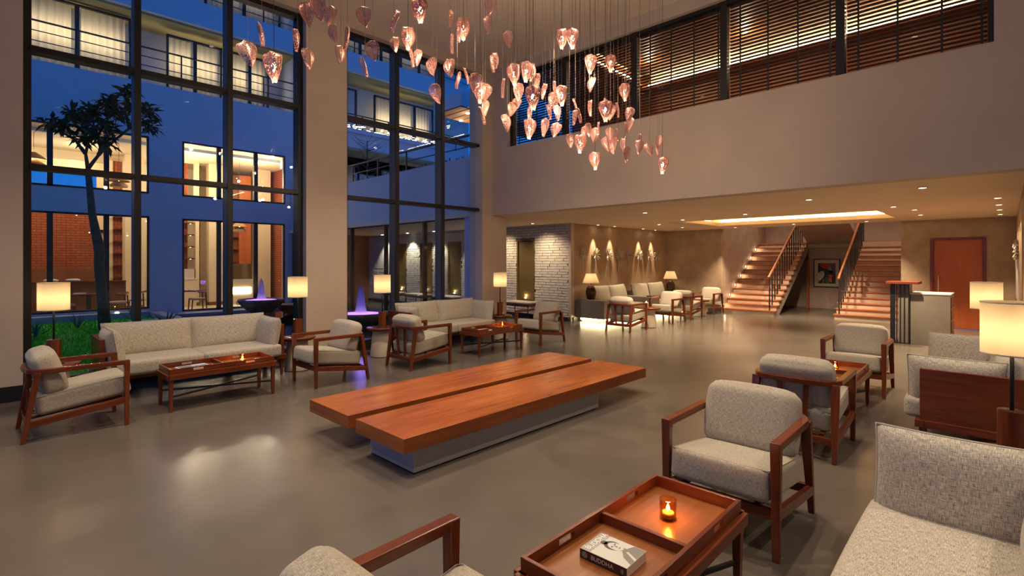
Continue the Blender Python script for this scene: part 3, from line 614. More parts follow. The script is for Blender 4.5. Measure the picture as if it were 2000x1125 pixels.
for cx,cy,cz,n in ((1.2,15.1,4.55,26),(1.4,15,4.85,30),(1.75,15.1,4.95,34),(2.05,15.1,5.25,32),(1.95,15.0,4.7,26),(2.5,15.2,5.25,28),(2.45,15.2,5.6,28),(2.8,15.1,5.2,24),(2.85,15.1,4.85,22),(1.6,15,4.6,24),(1.8,15.1,4.4,18),(1.55,15.2,4.3,16),(2.2,15,5.0,22),(2.0,15.2,4.35,16),(1.05,15.2,4.6,14)):
    for i in range(int(n*2.3)):
        a=random.random()*6.28; el=random.uniform(-.7,.9); ln=random.uniform(.2,.36); o0=Vector((cx+random.uniform(-.1,.1),cy+random.uniform(-.12,.12),cz+random.uniform(-.1,.1)))
        d=Vector((math.cos(a)*math.cos(el),math.sin(a)*math.cos(el),math.sin(el))); sd=d.cross(Vector((0,0,1))).normalized()*random.uniform(.032,.05)
        m1=o0+d*ln*.5+Vector((0,0,.02)); e=o0+d*ln-Vector((0,0,.05))
        lf.poly([o0,m1-sd,e,m1+sd])
o=lf.build('foliage','leaf_green',t); o['kind']='stuff'
def spiky(x,y,s,lab):
    q=MB()
    for i in range(11):
        a=i*2.4+random.random()*.4; e=R(random.uniform(35,80)); d=Vector((math.cos(a)*math.cos(e),math.sin(a)*math.cos(e),math.sin(e))); sd=Vector((-math.sin(a),math.cos(a),0))*.018*s; p0=Vector((x,y,-.05)); p1=p0+d*.22*s; p2=p0+d*.46*s-Vector((0,0,.04*s))
        q.poly([p0-sd,p0+sd,p1+sd*1.1,p2,p1-sd*1.1])
    tag(q.build('spiky_plant','aloe_green'),lab,'plant','spiky plants on the lawn')
for x,y,s,lab in ((2.75,16.6,1.1,'spiky pale aloe by the restaurant wall near the mullion'),(2.2,13.2,1.,'spiky aloe just behind the sofa back, beside the tree'),(3.15,14.9,1.1,'spiky aloe by the stepping stone and pool kerb'),(1.55,15.9,.9,'spiky aloe beside the tree trunk, wall side'),(.75,14.6,.9,'spiky aloe behind the lit table lamp'),(.45,12.6,1.2,'spiky aloe at the lawn edge by the window jamb')): spiky(x,y,s,lab)
# bare shrub on the terrace and trailing plants
t=thing('terrace_shrub','thin bare branched shrub on the terrace, behind the parapet','shrub'); b=MB(); b.tube([(9.0,15.5,2.7),(9.0,15.5,5.6)],.018,6)
for i in range(46):
    z=4.2+random.random()*1.4; a=random.random()*6.28; ln=random.uniform(.3,.75); b.tube([(9.0,15.5,z),(9.0+math.cos(a)*ln*.6,15.5+math.sin(a)*ln*.6,z+.12),(9.0+math.cos(a)*ln,15.5+math.sin(a)*ln,z+.3)],[.008,.006,.003],4)
b.build('branches','bark',t)
for i,(y0,y1) in enumerate(((8.9,10.0),(10.3,12.6),(13.0,15.5))):
    q=MB()
    for k in range(90):
        y=random.uniform(y0,y1); d=Vector((random.uniform(-.1,.05),random.uniform(-.1,.1),random.uniform(-.06,.14))); p0=Vector((7.62,y,3.84)); q.poly([p0,p0+d*.5+Vector((0,.02,0)),p0+d,p0+d*.5-Vector((0,.02,0))])
    tag(q.build('trailing_plant','leaf_green'),['trailing green plant on the terrace parapet nearest the hall','trailing green plant along the middle of the terrace parapet','trailing green plant at the far end of the terrace parapet'][i],'plant')
# corridor spots on the brick
for y in (11.6,13.4,14.9,16.5):
    t=tag(MB().lathe([(.045,0),(.04,-.01),(0,-.011)],(10.2,y,ZL-.001),14).build('corridor_downlight','lamp_disc'),'small round downlight above the corridor brick wall','downlight','corridor downlights')
    light('spot_beam','SPOT',(10.1,y,ZL-.04),K_LOW*.6,WARM,t,(0,R(-10),0),spot_size=R(85),spot_blend=.6,shadow_soft_size=.03)
# ------------------------------------------------------------------ stairs
def hexa(s,x0,x1,y0,y1,b0,b1,t0,t1):
    k=len(s.v); s.v+=[Vector(p) for p in ((x0,y0,b0),(x1,y0,b1),(x1,y1,b1),(x0,y1,b0),(x0,y0,t0),(x1,y0,t1),(x1,y1,t1),(x0,y1,t0))]
    for F in ((0,3,2,1),(4,5,6,7),(0,1,5,4),(1,2,6,5),(2,3,7,6),(3,0,4,7)): s.face([k+i for i in F],[(s.v[k+i].x+s.v[k+i].y,s.v[k+i].z+s.v[k+i].y) for i in F])
def stair(X0,ya,yb,yr,lab,rise=.143,run=.23,n=15,nose=0):
    t=thing('staircase',lab,'staircase')
    st=MB()
    for i in range(n):
        x0=X0+.02+run*i; x1=x0+run; zb=lambda x:max(0,(x-X0)*rise/run-.30)
        hexa(st,x0,x1,ya,yb,zb(x0),zb(x1),rise*(i+1)-.03,rise*(i+1)-.03)
        MB().box(X0+run*i-.015,X0+run*(i+1)+.03,ya-(.03 if nose else 0),yb+(.03 if nose==2 else 0),rise*(i+1)-.035,rise*(i+1)).build('tread','tread_wood',t,.006)
        MB().box(X0+run*i+.008,X0+run*i+.022,ya+.002,yb-.002,rise*i,rise*(i+1)-.035).build('riser','riser_plaster',t)
    st.build('body','stucco_grey',t)
    s=rise/run; 
    MB().bar((X0-.02,yr,rise+.93),(X0+run*(n-1)+.1,yr,rise+.93+s*(run*(n-1)+.12)),.05,.06).build('handrail','tread_wood',t,.01)
    for i in range(n):
        for f in (.3,):
            x=X0+run*(i+f); MB().box(x-.014,x+.014,yr-.014,yr+.014,rise*(i+1),rise+.91+s*(x-X0)).build('baluster','black_metal',t)
    return t
st1=stair(15.47,4.72,6.19,4.85,'timber stair with step lights rising beside the lounge wall',nose=1)
st2=stair(15.72,1.86,3.3,3.2,'timber stair with black balusters beside the brown door',nose=2)
w=MB(); w.box(18.92,19.45,1.86,6.19,1.98,2.145); hexa(w,17.0,19.2,3.31,4.71,2.95,1.98,3.2,2.2); struct('ceiling_stair_soffit',w,'stucco_grey')
struct('floor_landing',MB().box(18.92,19.45,1.86,6.19,2.145,2.17),'tread_wood')
struct('door_2',MB().box(19.0,19.12,4.72,4.78,0,1.6),'door_wood')
for i in range(7):
    x=15.47+.23*(2*i+.55); z=.143*(2*i+1)+.085
    t=thing('step_light','small recessed light glowing over the timber stair treads','step light',(x,6.185,z),0,'stair wall lights')
    MB().box(-.03,.03,-.004,.004,-.045,.045).build('surround','black_metal',t); MB().box(-.02,.02,-.008,-.004,-.03,.03).build('lens','step_light',t)
    light('glow','POINT',(0,-.05,-.01),.9,WARM2,t,shadow_soft_size=.02)
# framed painting
pt=thing('framed_painting','black framed painting of a pale face with red hair and orange lily','painting',(19.12,4.6,.70))
f=MB(); f.box(-.04,0,-.76,0,0,.03); f.box(-.04,0,-.76,0,.89,.92); f.box(-.04,0,-.03,0,.03,.89); f.box(-.04,0,-.76,-.73,.03,.89); f.build('frame','black_metal',pt)
MB().box(-.02,0,-.73,-.03,.03,.89).build('mat_board','art_mat',pt)
def art(name,mat,pts,lay):
    # pts in the picture: x right 0..1, y up 0..1 of the image area
    q=MB(); q.poly([(-.021-.001*lay,-.13-.50*a,.12+.67*b_) for a,b_ in pts]); q.build(name,mat,pt)
art('canvas','art_black',[(0,0),(1,0),(1,1),(0,1)],0)
art('dusk_patch','art_purple',[(.62,.55),(1,.5),(1,1),(.6,1)],1)
art('red_flower','art_red',[(.05,.93),(.3,1),(.62,.98),(.6,.8),(.5,.72),(.38,.73),(.2,.80)],2)
art('lime_leaf','art_lime',[(.56,.70),(.60,.84),(.70,.80),(.80,.68),(.78,.58)],2)
art('green_leaf','art_green',[(.55,.70),(.78,.72),(.86,.60),(.85,.48),(.66,.5)],1)
art('green_stem','art_green',[(.38,.2),(.5,.42),(.6,.3),(.68,0),(.5,0)],1)
art('face','art_face',[(0,.06),(.08,.10),(.2,.2),(.34,.32),(.38,.46),(.34,.56),(.24,.61),(.1,.56),(0,.5)],3)
art('brow','art_black',[(.06,.47),(.14,.52),(.28,.50),(.28,.48),(.14,.495),(.07,.45)],4)
art('eye','art_black',[(.06,.41),(.14,.385),(.24,.415),(.14,.40)],4)
art('lips','art_black',[(0,.15),(.07,.17),(.05,.13),(.07,.105),(0,.11)],4)
art('lily','art_orange',[(.54,.45),(.66,.44),(.86,.40),(.82,.30),(.7,.28),(.62,.36)],3)
art('lily_bud','art_orange',[(.58,.24),(.66,.28),(.8,.26),(.78,.06),(.66,.1)],3)
art('ear_drop','art_face',[(.33,.22),(.345,.22),(.29,.02),(.24,.0)],4)
# lotus leaf ornaments on the lounge walls
def ornament(x,y,z,sg,lab,stem=.5,grp='lotus reliefs on the lounge wall'):
    t=thing('lotus_relief',lab,'wall ornament',(x,y,z),0,grp)
    for i in range(15):
        a=R(-62+i*(304/14)) ; a=R(-152)+i*R(304)/14
        d=Vector((math.sin(a),0,math.cos(a))); rr=.17*(1+.05*math.cos(i*3)); p0=d*.035; p1=d*rr
        MB().bar(p0+Vector((0,-sg*.02,0)),p1+Vector((0,-sg*(.035+.02*(i%2)),0)),.006,.02,.016,.03,up=(0,1,0)).build('petal','silver',t)
    if stem: MB().bar((0,-sg*.015,-.03),(0,-sg*.015,-stem),.014,.014).build('stem','silver',t)
ox=(10.93,11.5,12.11,12.63,13.18,13.75,14.37,14.84)
for i,x in enumerate(ox): ornament(x,8.0,1.73,1,['first','second','third','fourth','fifth','sixth','seventh','last'][i]+' silver lotus relief counting from the white brick wall',.5)
for i,x in enumerate((11.6,12.7,13.8,14.8)): ornament(x,-.15,1.73,-1,['fourth','third','second','first'][i]+' silver lotus relief on the far side wall, counting from the brown door',.9,'lotus reliefs on the side wall')
# ------------------------------------------------------------------ lounge banquette
t=thing('banquette','pale plaster built-in banquette with cream cushions, glowing underneath','banquette',(0,0,0))
for a in ((10.58,11.0,7.1,7.97,.11,.57),(12.65,13.0,6.9,7.97,.11,.57),(14.9,15.4,7.1,7.97,.11,.57)): MB().box(*a).build('plaster_block','plaster_block',t,.01)
MB().box(11.0,12.65,7.15,7.97,.11,.28).build('seat_plinth','plaster_block',t); MB().box(13.0,14.9,7.15,7.97,.11,.28).build('seat_plinth','plaster_block',t)
MB().box(10.75,15.3,7.35,7.9,.0,.11).build('recessed_plinth','plaster_block',t)
MB().box(10.7,15.3,7.31,7.34,.05,.09).build('light_strip','led_under',t); MB().box(10.7,10.73,7.35,7.9,.05,.09).build('light_strip','led_under',t)
for x0,x1 in ((11.0,12.65),(13.0,14.9)): MB().cushion(x1-x0-.02,.78,.15,.05,.01,8,Matrix.Translation(((x0+x1)/2,7.54,.355))).build('seat_cushion','cream_linen',t)
for x,rz in ((11.38,.02),(12.22,-.03),(13.45,.03),(14.42,-.02)): MB().pillow(.86,.50,.22,Matrix.Translation((x,7.76,.655))@Matrix.Rotation(rz,4,'Y')@Matrix.Rotation(R(-14),4,'X')).build('back_cushion','cream_linen',t)
def vase_lamp(x,y,z,lab):
    t=thing('table_lamp',lab,'table lamp',(x,y,z))
    MB().lathe([(.085,0),(.10,.02),(.135,.14),(.135,.22),(.11,.30),(.065,.35),(.05,.36)],n=10,sm=False,cap0=True,cap1=True).build('vase_base','vase_bronze',t)
    MB().tube([(0,0,.36),(0,0,.43)],.008,6).build('stem','black_metal',t)
    MB().lathe([(.215,.42),(.125,.66)],n=32).build('shade','cone_shade',t)
    MB().lathe([(.005,.46),(.028,.49),(.028,.52),(.005,.55)],n=10).build('bulb','bulb',t)
    light('bulb_light','POINT',(0,0,.53),K_LAMP*1.1,WARM2,t,shadow_soft_size=.04)
vase_lamp(10.82,7.66,.57,'bronze vase lamp with cone shade beside the white brick wall'); vase_lamp(15.13,7.66,.57,'bronze vase lamp with cone shade in the far lounge corner')
tag(MB().box(12.72,12.95,7.0,7.15,.571,.6).build('closed_book','cover_dark',None,.003),'dark closed book on the plaster block between cream cushions','book')
# ------------------------------------------------------------------ furniture builders
def ribbon(s,path,w,z0,z1):
    n=len(path); nor=[]
    for i in range(n):
        a=Vector(path[max(i-1,0)]); b=Vector(path[min(i+1,n-1)]); d=(b-a).normalized(); nor.append(Vector((-d.y,d.x)))
    k=len(s.v); acc=0
    for i in range(n):
        p=Vector(path[i])
        if i: acc+=(p-Vector(path[i-1])).length
        for sg,z in ((-1,z0),(1,z0),(1,z1),(-1,z1)):
            q=p+nor[i]*(w/2*sg); s.v.append(Vector((q.x,q.y,z)))
        if i:
            L0=acc-(p-Vector(path[i-1])).length; a=k+(i-1)*4; b=k+i*4
            for j in range(4):
                j2=(j+1)%4; s.face([a+j,b+j,b+j2,a+j2],[(L0,j*.05),(acc,j*.05),(acc,j*.05+.05),(L0,j*.05+.05)],False)
    s.face([k,k+3,k+2,k+1][::-1],[(0,0),(.04,0),(.04,.04),(0,.04)]); e=k+(n-1)*4; s.face([e,e+1,e+2,e+3][::-1],[(0,0),(.04,0),(.04,.04),(0,.04)]); return s
def make_armchair():
    t=thing('armchair','','armchair',(0,0,0),0,'timber lounge armchairs')
    W=.30; A=.615
    for sg in (-1,1):
        MB().bar((.355,sg*W,0),(.355,sg*W,A-.002),.030,.036,.046,.052,up=(0,1,0)).build('leg','walnut',t,.004)
        MB().bar((-.36,sg*W,0),(-.265,sg*W*.96,A-.03),.032,.034,.045,.062,up=(0,1,0)).build('leg','walnut',t,.004)
        MB().bar((.345,sg*W,.238),(-.325,sg*W,.15),.034,.055).build('side_rail','walnut',t,.003)
    path=[(.378,-W),(.2,-W),(-.02,-W),(-.16,-W)]
    for i in range(1,9):
        a=R(90*i/8); path.append((-.16-.15*math.sin(a),-W+.13*(1-math.cos(a))))
    path+=[(-.325,-.08),(-.33,0),(-.325,.08)]; 
    path+=[(x,-y) for x,y in path[:-3][::-1]]
    ribbon(MB(),path,.05,A-.042,A).build('arm_rail','walnut',t,.005)
    MB().bar((.35,-W,.236),(.35,W,.236),.032,.055).build('front_rail','walnut',t,.003); MB().bar((-.325,-W,.155),(-.325,W,.155),.032,.055).build('rear_rail','walnut',t,.003)
    for sg in (-1,1): MB().bar((-.30,sg*.075,.16),(-.322,sg*.10,A-.03),.035,.018,.04,.018,up=(1,0,0)).build('back_slat','walnut',t,.003)
    MB().bar((-.30,-.2,.19),(.33,-.2,.262),.03,.02).build('seat_support','walnut',t); MB().bar((-.30,.2,.19),(.33,.2,.262),.03,.02).build('seat_support','walnut',t)
    mt=Matrix.Translation((.055,0,.335))@Matrix.Rotation(R(-8),4,'Y'); sc_=MB().cushion(.68,.545,.175,.035,.010,12,mt).build('seat_cushion','tweed',t)
    MB().tube([mt@Vector((x,y,.077)) for x,y in ((.325,-.25),(.325,.25),(.31,.265),(-.31,.265),(-.325,.25),(-.325,-.25),(-.31,-.265),(.31,-.265))],.0035,5,True).build('piping','tweed',sc_)
    MB().cushion(.17,.54,.40,.055,.022,12,Matrix.Translation((-.185,0,.562))@Matrix.Rotation(R(-17),4,'Y'),axis=0).build('back_cushion','tweed',t)
    return t
ch=make_armchair()
CH=[(.585,6.29,0,'grey armchair at far left with its back to the left pillar, facing along the sofa'),(3.155,6.33,180,'grey armchair in front of the tall column, facing the first sofa table'),(4.53,6.33,0,'grey armchair seen from behind, beside the violet fountain window'),(7.42,6.42,180,'grey armchair facing left in front of the white brick wall and slim bench'),
(3.19,1.16,180,'large foreground grey armchair behind the tray table with the book'),(.84,1.155,0,'grey armchair cut off by the lower edge, only arm and cushions showing'),(4.86,1.25,0,'grey armchair seen from behind, right behind the large foreground armchair'),(7.4,1.30,180,'grey armchair facing the viewer near the reception counter'),
(10.02,6.13,0,'grey armchair seen from behind in front of the glowing banquette'),(12.15,6.22,180,'grey armchair in the back lounge facing left by the candle table'),(13.27,6.28,0,'grey armchair in the back lounge partly hidden, back to back with another'),(15.0,6.38,180,'farthest grey armchair, standing beside the lit staircase')]
for i,(x,y,r,lab) in enumerate(CH):
    if i==0: ch.location=(x,y,0); ch.rotation_euler=(0,0,R(r)+R(1)); ch['label']=lab
    else: copy_at(ch,(x,y,0),R(r)+R(1),lab)
def make_sofa():
    # local: length along x 0..1.98, front towards -y at y=0, depth .62
    t=thing('sofa','','sofa',(0,0,0),0,'long timber framed sofas'); Ls=1.98; D=.64
    for x in (.025,Ls-.025): MB().box(x-.025,x+.025,.0,D,.25,.69).build('end_panel','walnut',t,.004)
    MB().box(.05,Ls-.05,D-.04,D,.27,.60).build('back_panel','walnut',t,.004)
    w=MB(); w.box(-.02,Ls+.02,-.03,.03,.225,.285).build('front_rail','walnut',t,.004); MB().box(-.02,Ls+.02,D-.06,D,.225,.285).build('rear_rail','walnut',t,.004)
    for x in (.0,Ls): MB().box(x-.02,x+.02,.03,D-.06,.225,.285).build('side_rail','walnut',t,.004)
    MB().box(.05,Ls-.05,.03,D-.06,.25,.275).build('seat_deck','walnut',t)
    for x in (.03,Ls-.03):
        for y in (.02,D-.03): MB().bar((x,y,0),(x,y,.235),.028,.028,.05,.05).build('leg','walnut',t,.003)
    for x in (.53,1.45): MB().cushion(.93,.70,.165,.038,.010,12,Matrix.Translation((x,.235,.355))).build('seat_cushion','linen',t)
    for x in (.54,1.44): MB().pillow(.93,.43,.20,Matrix.Translation((x,.50,.605))@Matrix.Rotation(R(-12),4,'X')).build('back_cushion','linen',t)
    for x,s in ((.135,1),(Ls-.135,-1)):
        c=MB().pillow(.60,.42,.19,Matrix.Translation((x,.21,.578))@Matrix.Rotation(R(-9*s),4,'Y')@Matrix.Rotation(R(90),4,'Z')).build('end_cushion','linen',t)
    return t
so=make_sofa(); so.location=(.88,7.10,0); so['label']='long grey sofa against the first tall window, by the courtyard lawn'
copy_at(so,(4.92,7.12,0),R(1),'long grey sofa against the second tall window, by the violet fountain')
copy_at(so,(7.19,.52,0),R(180.5),'grey sofa by the reception counter, its timber end panel facing the viewer')
copy_at(so,(3.04,.355,0),R(180.5),'grey sofa cut off by the lower edge beside the foreground armchair')
def make_coffee():
    t=thing('coffee_table','','coffee table',(0,0,0),0,'tray top coffee tables'); a,b=.53,.225; z=.385
    for sx in (-1,1):
        for sy in (-1,1): MB().bar((sx*.51,sy*.205,0),(sx*.51,sy*.205,z),.028,.028,.044,.044).build('leg','walnut',t,.003)
    for sy in (-1,1): MB().box(-a,a,sy*b-.02,sy*b+.02,z-.055,z).build('apron','walnut',t,.003)
    for sx in (-1,1): MB().box(sx*a-.02,sx*a+.02,-b,b,z-.055,z).build('apron','walnut',t,.003)
    tr=MB().box(-.50,.50,-.20,.20,z-.015,z+.002).build('tray','tray_wood',t)
    for sy in (-1,1):
        y=sy*.208
        q=MB()
        for x0,x1,za,zb in ((-.52,-.31,0,.055),(-.21,.21,0,.055),(.31,.52,0,.055),(-.31,-.21,0,.018),(-.31,-.21,.042,.055),(.21,.31,0,.018),(.21,.31,.042,.055)): q.box(x0,x1,y-.009,y+.009,z+za,z+zb)
        q.build('tray_side','walnut',tr)
    for sx in (-1,1): MB().box(sx*.512-.009,sx*.512+.009,-.2,.2,z,z+.055).build('tray_side','walnut',tr,.002)
    MB().box(-.011,.011,-.2,.2,z,z+.045).build('tray_divider','walnut',tr,.002)
    MB().bar((-.51,-.205,.155),(.51,.205,.155),.016,.018).build('stretcher','black_metal',t); MB().bar((-.51,.205,.155),(.51,-.205,.155),.016,.018).build('stretcher','black_metal',t)
    return t
ct=make_coffee(); ct.location=(1.84,6.365,0); ct.rotation_euler=(0,0,R(1)); ct['label']='tray coffee table with magazine and candle in front of the first sofa'
copy_at(ct,(6.07,6.335,0),R(1),'tray coffee table with a white leaflet in front of the second sofa')
copy_at(ct,(1.925,1.10,0),R(.5),'foreground tray coffee table holding the grey book and candle')
copy_at(ct,(6.13,1.28,0),R(1),'tray coffee table between two armchairs near the reception counter')
def side_table(x,y,lab,r=.24,z=.47):
    t=thing('side_table',lab,'side table',(x,y,0)); 
    MB().lathe([(.0,z-.045),(r-.03,z-.045),(r,z-.02),(r,z-.004),(r-.004,z),(0,z)],n=36).build('top','walnut',t)
    MB().lathe([(.175,0),(.178,.012),(.16,.2),(.135,z-.045)],n=32,cap0=True).build('base','cream_plaster',t)
    MB().lathe([(.18,0),(.18,.006)],n=32).build('foot_ring','black_metal',t)
for x,y,lab in ((.5,7.22,'round side table behind the far left armchair'),(3.13,7.30,'round side table between first sofa and column'),(4.53,7.36,'round side table at the left end of the second sofa'),(7.2,7.30,'round side table against the corner column'),(3.95,-.02,'round side table under the nearest lamp, partly hidden by the foreground sofa'),(7.55,.16,'round side table hidden behind the reception side sofa')): side_table(x,y,lab)
side_table(10.88,6.05,'round pedestal table with a candle between back lounge armchairs',.27,.46); side_table(14.1,6.25,'farthest round pedestal table beside the staircase armchair',.27,.46)
def column_lamp(x,y,lab,z=.47):
    t=thing('table_lamp',lab,'table lamp',(x,y,z))
    MB().lathe([(.088,0),(.088,.012),(.07,.014)],n=28,cap0=True,cap1=True).build('foot','black_metal',t)
    MB().lathe([(.062,.012),(.062,.255)],n=28).build('timber_base','walnut',t); MB().lathe([(.062,.255),(.05,.258),(.0,.258)],n=28).build('base_cap','vase_bronze',t)
    MB().tube([(0,0,.257),(0,0,.62)],.0095,10).build('stem','black_metal',t)
    MB().lathe([(.132,.565),(.132,.855)],n=40).build('shade','lamp_shade',t)
    q=MB().lathe([(.134,.565),(.134,.572)],n=40).lathe([(.134,.848),(.134,.855)],n=40); q.build('shade_trim','cream_plaster',t)
    MB().lathe([(.004,.64),(.03,.67),(.03,.72),(.004,.75)],n=12).build('bulb','bulb',t)
    light('bulb_light','POINT',(0,0,.685),K_LAMP,WARM2,t,shadow_soft_size=.045)
for x,y,lab in ((.514,7.2,'cylinder shade lamp at far left in front of the lawn'),(3.13,7.3,'cylinder shade lamp beside the tall middle column'),(4.53,7.33,'cylinder shade lamp between the fountain and second sofa'),(7.2,7.3,'cylinder shade lamp in front of the corner column'),(3.95,-.02,'nearest cylinder shade lamp, cut off by the frame edge'),(7.5,.16,'cylinder shade lamp in front of the brown door')): column_lamp(x,y,lab)
# ------------------------------------------------------------------ central double bench
t=thing('slab_bench','low double bench of two thick reddish timber slabs on a steel plinth','bench',(0,0,0))
MB().box(2.05,5.40,3.04,3.71,.191,.30).build('slab','bench_wood',t,.004); MB().box(2.05,5.42,3.83,4.53,.191,.30).build('slab','bench_wood',t,.004)
MB().box(2.17,4.50,3.09,3.69,.012,.191).build('plinth','steel_base',t,.002); MB().box(2.7,4.50,3.86,4.45,.012,.191).build('plinth','steel_base',t)
w=MB(); w.box(2.25,4.42,3.12,3.66,0,.012); w.box(2.75,4.45,3.9,4.4,0,.012); w.build('shadow_gap','black_metal',t); MB().box(2.7,4.4,3.69,3.86,.1,.18).build('cross_beam','black_metal',t)
# ------------------------------------------------------------------ small table-top things
def votive(x,y,z,lab,s=1.):
    t=thing('votive_candle',lab,'candle',(x,y,z)); t.scale=(s,s,s)
    MB().lathe([(.030,0),(.036,.006),(.037,.09),(.034,.09),(.033,.008),(0,.008)],n=24).build('glass_cup','votive_glass',t)
    MB().lathe([(0,.010),(.026,.010),(.026,.032),(0,.032)],n=16).build('wax','wax',t)
    MB().lathe([(.001,.033),(.009,.044),(.007,.056),(.0005,.07)],n=10).build('flame','candle_flame',t)
    light('flame_light','POINT',(0,0,.085),1.8,(1,.64,.30),t,shadow_soft_size=.01)
votive(2.15,1.10,.387,'amber glass candle on the foreground tray table'); votive(2.085,6.36,.387,'amber glass candle on the tray table by the first sofa'); votive(6.39,6.42,.387,'amber glass candle on the tray table by the second sofa'); votive(6.33,1.32,.387,'amber glass candle on the tray table near reception')
t=thing('pillar_candle','glowing cream pillar candle on the back lounge pedestal table','candle',(10.85,6.1,.46)); MB().lathe([(.04,0),(.042,.004),(.042,.12),(.036,.122),(0,.116)],n=20).build('wax','wax',t); MB().lathe([(.001,.118),(.008,.13),(.0005,.15)],n=8).build('flame','candle_flame',t); light('flame_light','POINT',(0,0,.17),.8,(1,.55,.2),t,shadow_soft_size=.01)
# book on the foreground table
bk=thing('book','thick grey paperback titled BUDDHA lying on the foreground tray','book',(1.637,1.0,.388),R(2))
bw_,bl,bh=.152,.205,.036
MB().box(.002,bw_-.002,.001,bl-.001,.002,bh-.002).build('page_block','page',bk)
cv=MB().box(0,bw_,0,bl,bh-.002,bh).build('front_cover','cover_grey',bk); MB().box(0,bw_,0,bl,0,.002).build('back_cover','cover_grey',bk); sp=MB().box(-.0015,.001,0,bl,0,bh).build('spine','spine_brown',bk)
def flat(name,mat,pts,z,par): MB().poly([(a,b,z) for a,b in pts]).build(name,mat,par)
def ell(cx,cy,rx,ry,n=20): return [(cx+rx*math.cos(6.283*i/n),cy+ry*math.sin(6.283*i/n)) for i in range(n)]
flat('title_band','cover_mid',[(0,.16),(.152,.16),(.152,.205),(0,.205)],bh+.0002,cv)
flat('robe','cover_deep_grey',[(.03,.001),(.15,.001),(.15,.05),(.12,.062),(.085,.066),(.055,.045)],bh+.0003,cv)  # robe in the dark grey of the cover print
flat('robe_fold','cover_grey',[(.06,.001),(.075,.001),(.10,.05),(.092,.055)],bh+.0005,cv)
flat('hair','cover_dark',ell(.098,.118,.03,.036),bh+.0004,cv); flat('topknot','cover_dark',ell(.095,.155,.014,.014,12),bh+.0004,cv); flat('neck','cover_deep_grey',[(.085,.05),(.115,.05),(.112,.09),(.09,.09)],bh+.0004,cv)
flat('face','cover_grey',ell(.10,.105,.024,.034),bh+.0006,cv)
for x in (.09,.111): flat('eye','cover_dark',ell(x,.115,.0065,.003,10),bh+.0008,cv)
flat('nose','cover_deep_grey',[(.099,.113),(.104,.113),(.106,.097),(.097,.097)],bh+.0008,cv); flat('mouth','cover_dark',ell(.101,.088,.007,.0022,10),bh+.0008,cv)
def lettering(txt,size,loc,rot,mat,par,name='lettering'):
    c=bpy.data.curves.new(name,'FONT'); c.body=txt; c.size=size; c.extrude=.0001; tmp=bpy.data.objects.new(name,c); COL.objects.link(tmp); dg=bpy.context.evaluated_depsgraph_get(); me=bpy.data.meshes.new_from_object(tmp.evaluated_get(dg)); bpy.data.objects.remove(tmp)
    me.materials.clear(); me.materials.append(M[mat]); o=bpy.data.objects.new(name,me); COL.objects.link(o); o.parent=par; o.location=loc; o.rotation_euler=rot; return o
lettering('BUDDHA',.034,(.014,.172,bh+.0004),(0,0,0),'ink_white',cv); lettering('THE',.009,(.014,.199,bh+.0004),(0,0,0),'ink_white',cv); flat('rule','ink_white',[(.03,.1665),(.14,.1665),(.14,.1675),(.03,.1675)],bh+.0004,cv)
lettering('BUDDHA',.024,(-.0019,.155,.011),(R(90),0,R(-90)),'page',sp); flat('emblem','page',[(0,0)]*3,0,sp) if False else None
q=MB(); q.poly([(-.0019,.183+.013*math.cos(a*.5236),.018+.013*math.sin(a*.5236)) for a in range(12)]); q.build('emblem','cover_deep_grey',sp)
q=MB(); q.poly([(-.0019,.018+.007*math.cos(a*.5236),.018+.009*math.sin(a*.5236)) for a in range(12)]); q.build('publisher_mark','cover_deep_grey',sp)
mg=thing('magazine','glossy blue and white magazine on the first sofa table','magazine',(1.60,6.415,.3875),R(6))
MB().box(-.15,.15,-.10,.10,0,.008).build('pages','mag_white',mg); MB().box(-.15,.15,-.10,.10,.008,.010).build('cover','mag_white',mg)
flat('cover_photo','mag_blue',[(-.13,-.08),(.13,-.08),(.13,.03),(-.13,.03)],.0105,mg); flat('cover_band','cover_dark',[(-.13,.04),(.0,.04),(.0,.08),(-.13,.08)],.0105,mg)
mg=thing('leaflet','white leaflet with a dark photo on the second sofa table','leaflet',(5.84,6.33,.3875),R(-4)); MB().box(-.14,.14,-.10,.10,0,.005).build('pages','mag_white',mg); flat('photo','cover_deep_grey',[(.02,-.07),(.12,-.07),(.12,.02),(.02,.02)],.0055,mg)
t=tag(MB().cushion(.18,.12,.03,.012,.004,4,Matrix.Translation((5.86,1.30,.405))).build('folded_cloth','mag_blue'),'small folded blue card set on the tray near reception','card')
# slim benches under the niches
def slim_bench(x,y,lab,l=.95):
    t=thing('slim_bench',lab,'bench',(x,y,0),0,'slim benches below the niches')
    MB().cushion(.44,l-.02,.07,.03,.005,6,Matrix.Translation((0,0,.435))).build('pad','tweed',t); MB().box(-.23,.23,-l/2,l/2,.345,.40).build('frame','walnut',t,.003)
    for sx in (-1,1):
        for sy in (-1,1): MB().box(sx*.2-.009,sx*.2+.009,sy*(l/2-.05)-.009,sy*(l/2-.05)+.009,0,.345).build('leg','black_metal',t)
    for sx in (-1,1): MB().box(sx*.2-.006,sx*.2+.006,-l/2+.05,l/2-.05,.01,.025).build('stretcher','black_metal',t)
slim_bench(10.12,9.45,'slim bench with grey pad against the white brick in the lounge'); slim_bench(10.12,12.65,'slim bench in the corridor seen through the glazing, nearest one'); slim_bench(10.12,14.15,'slim bench in the corridor seen through the glazing, middle one'); slim_bench(10.12,15.62,'slim bench in the corridor seen through the glazing, farthest one')
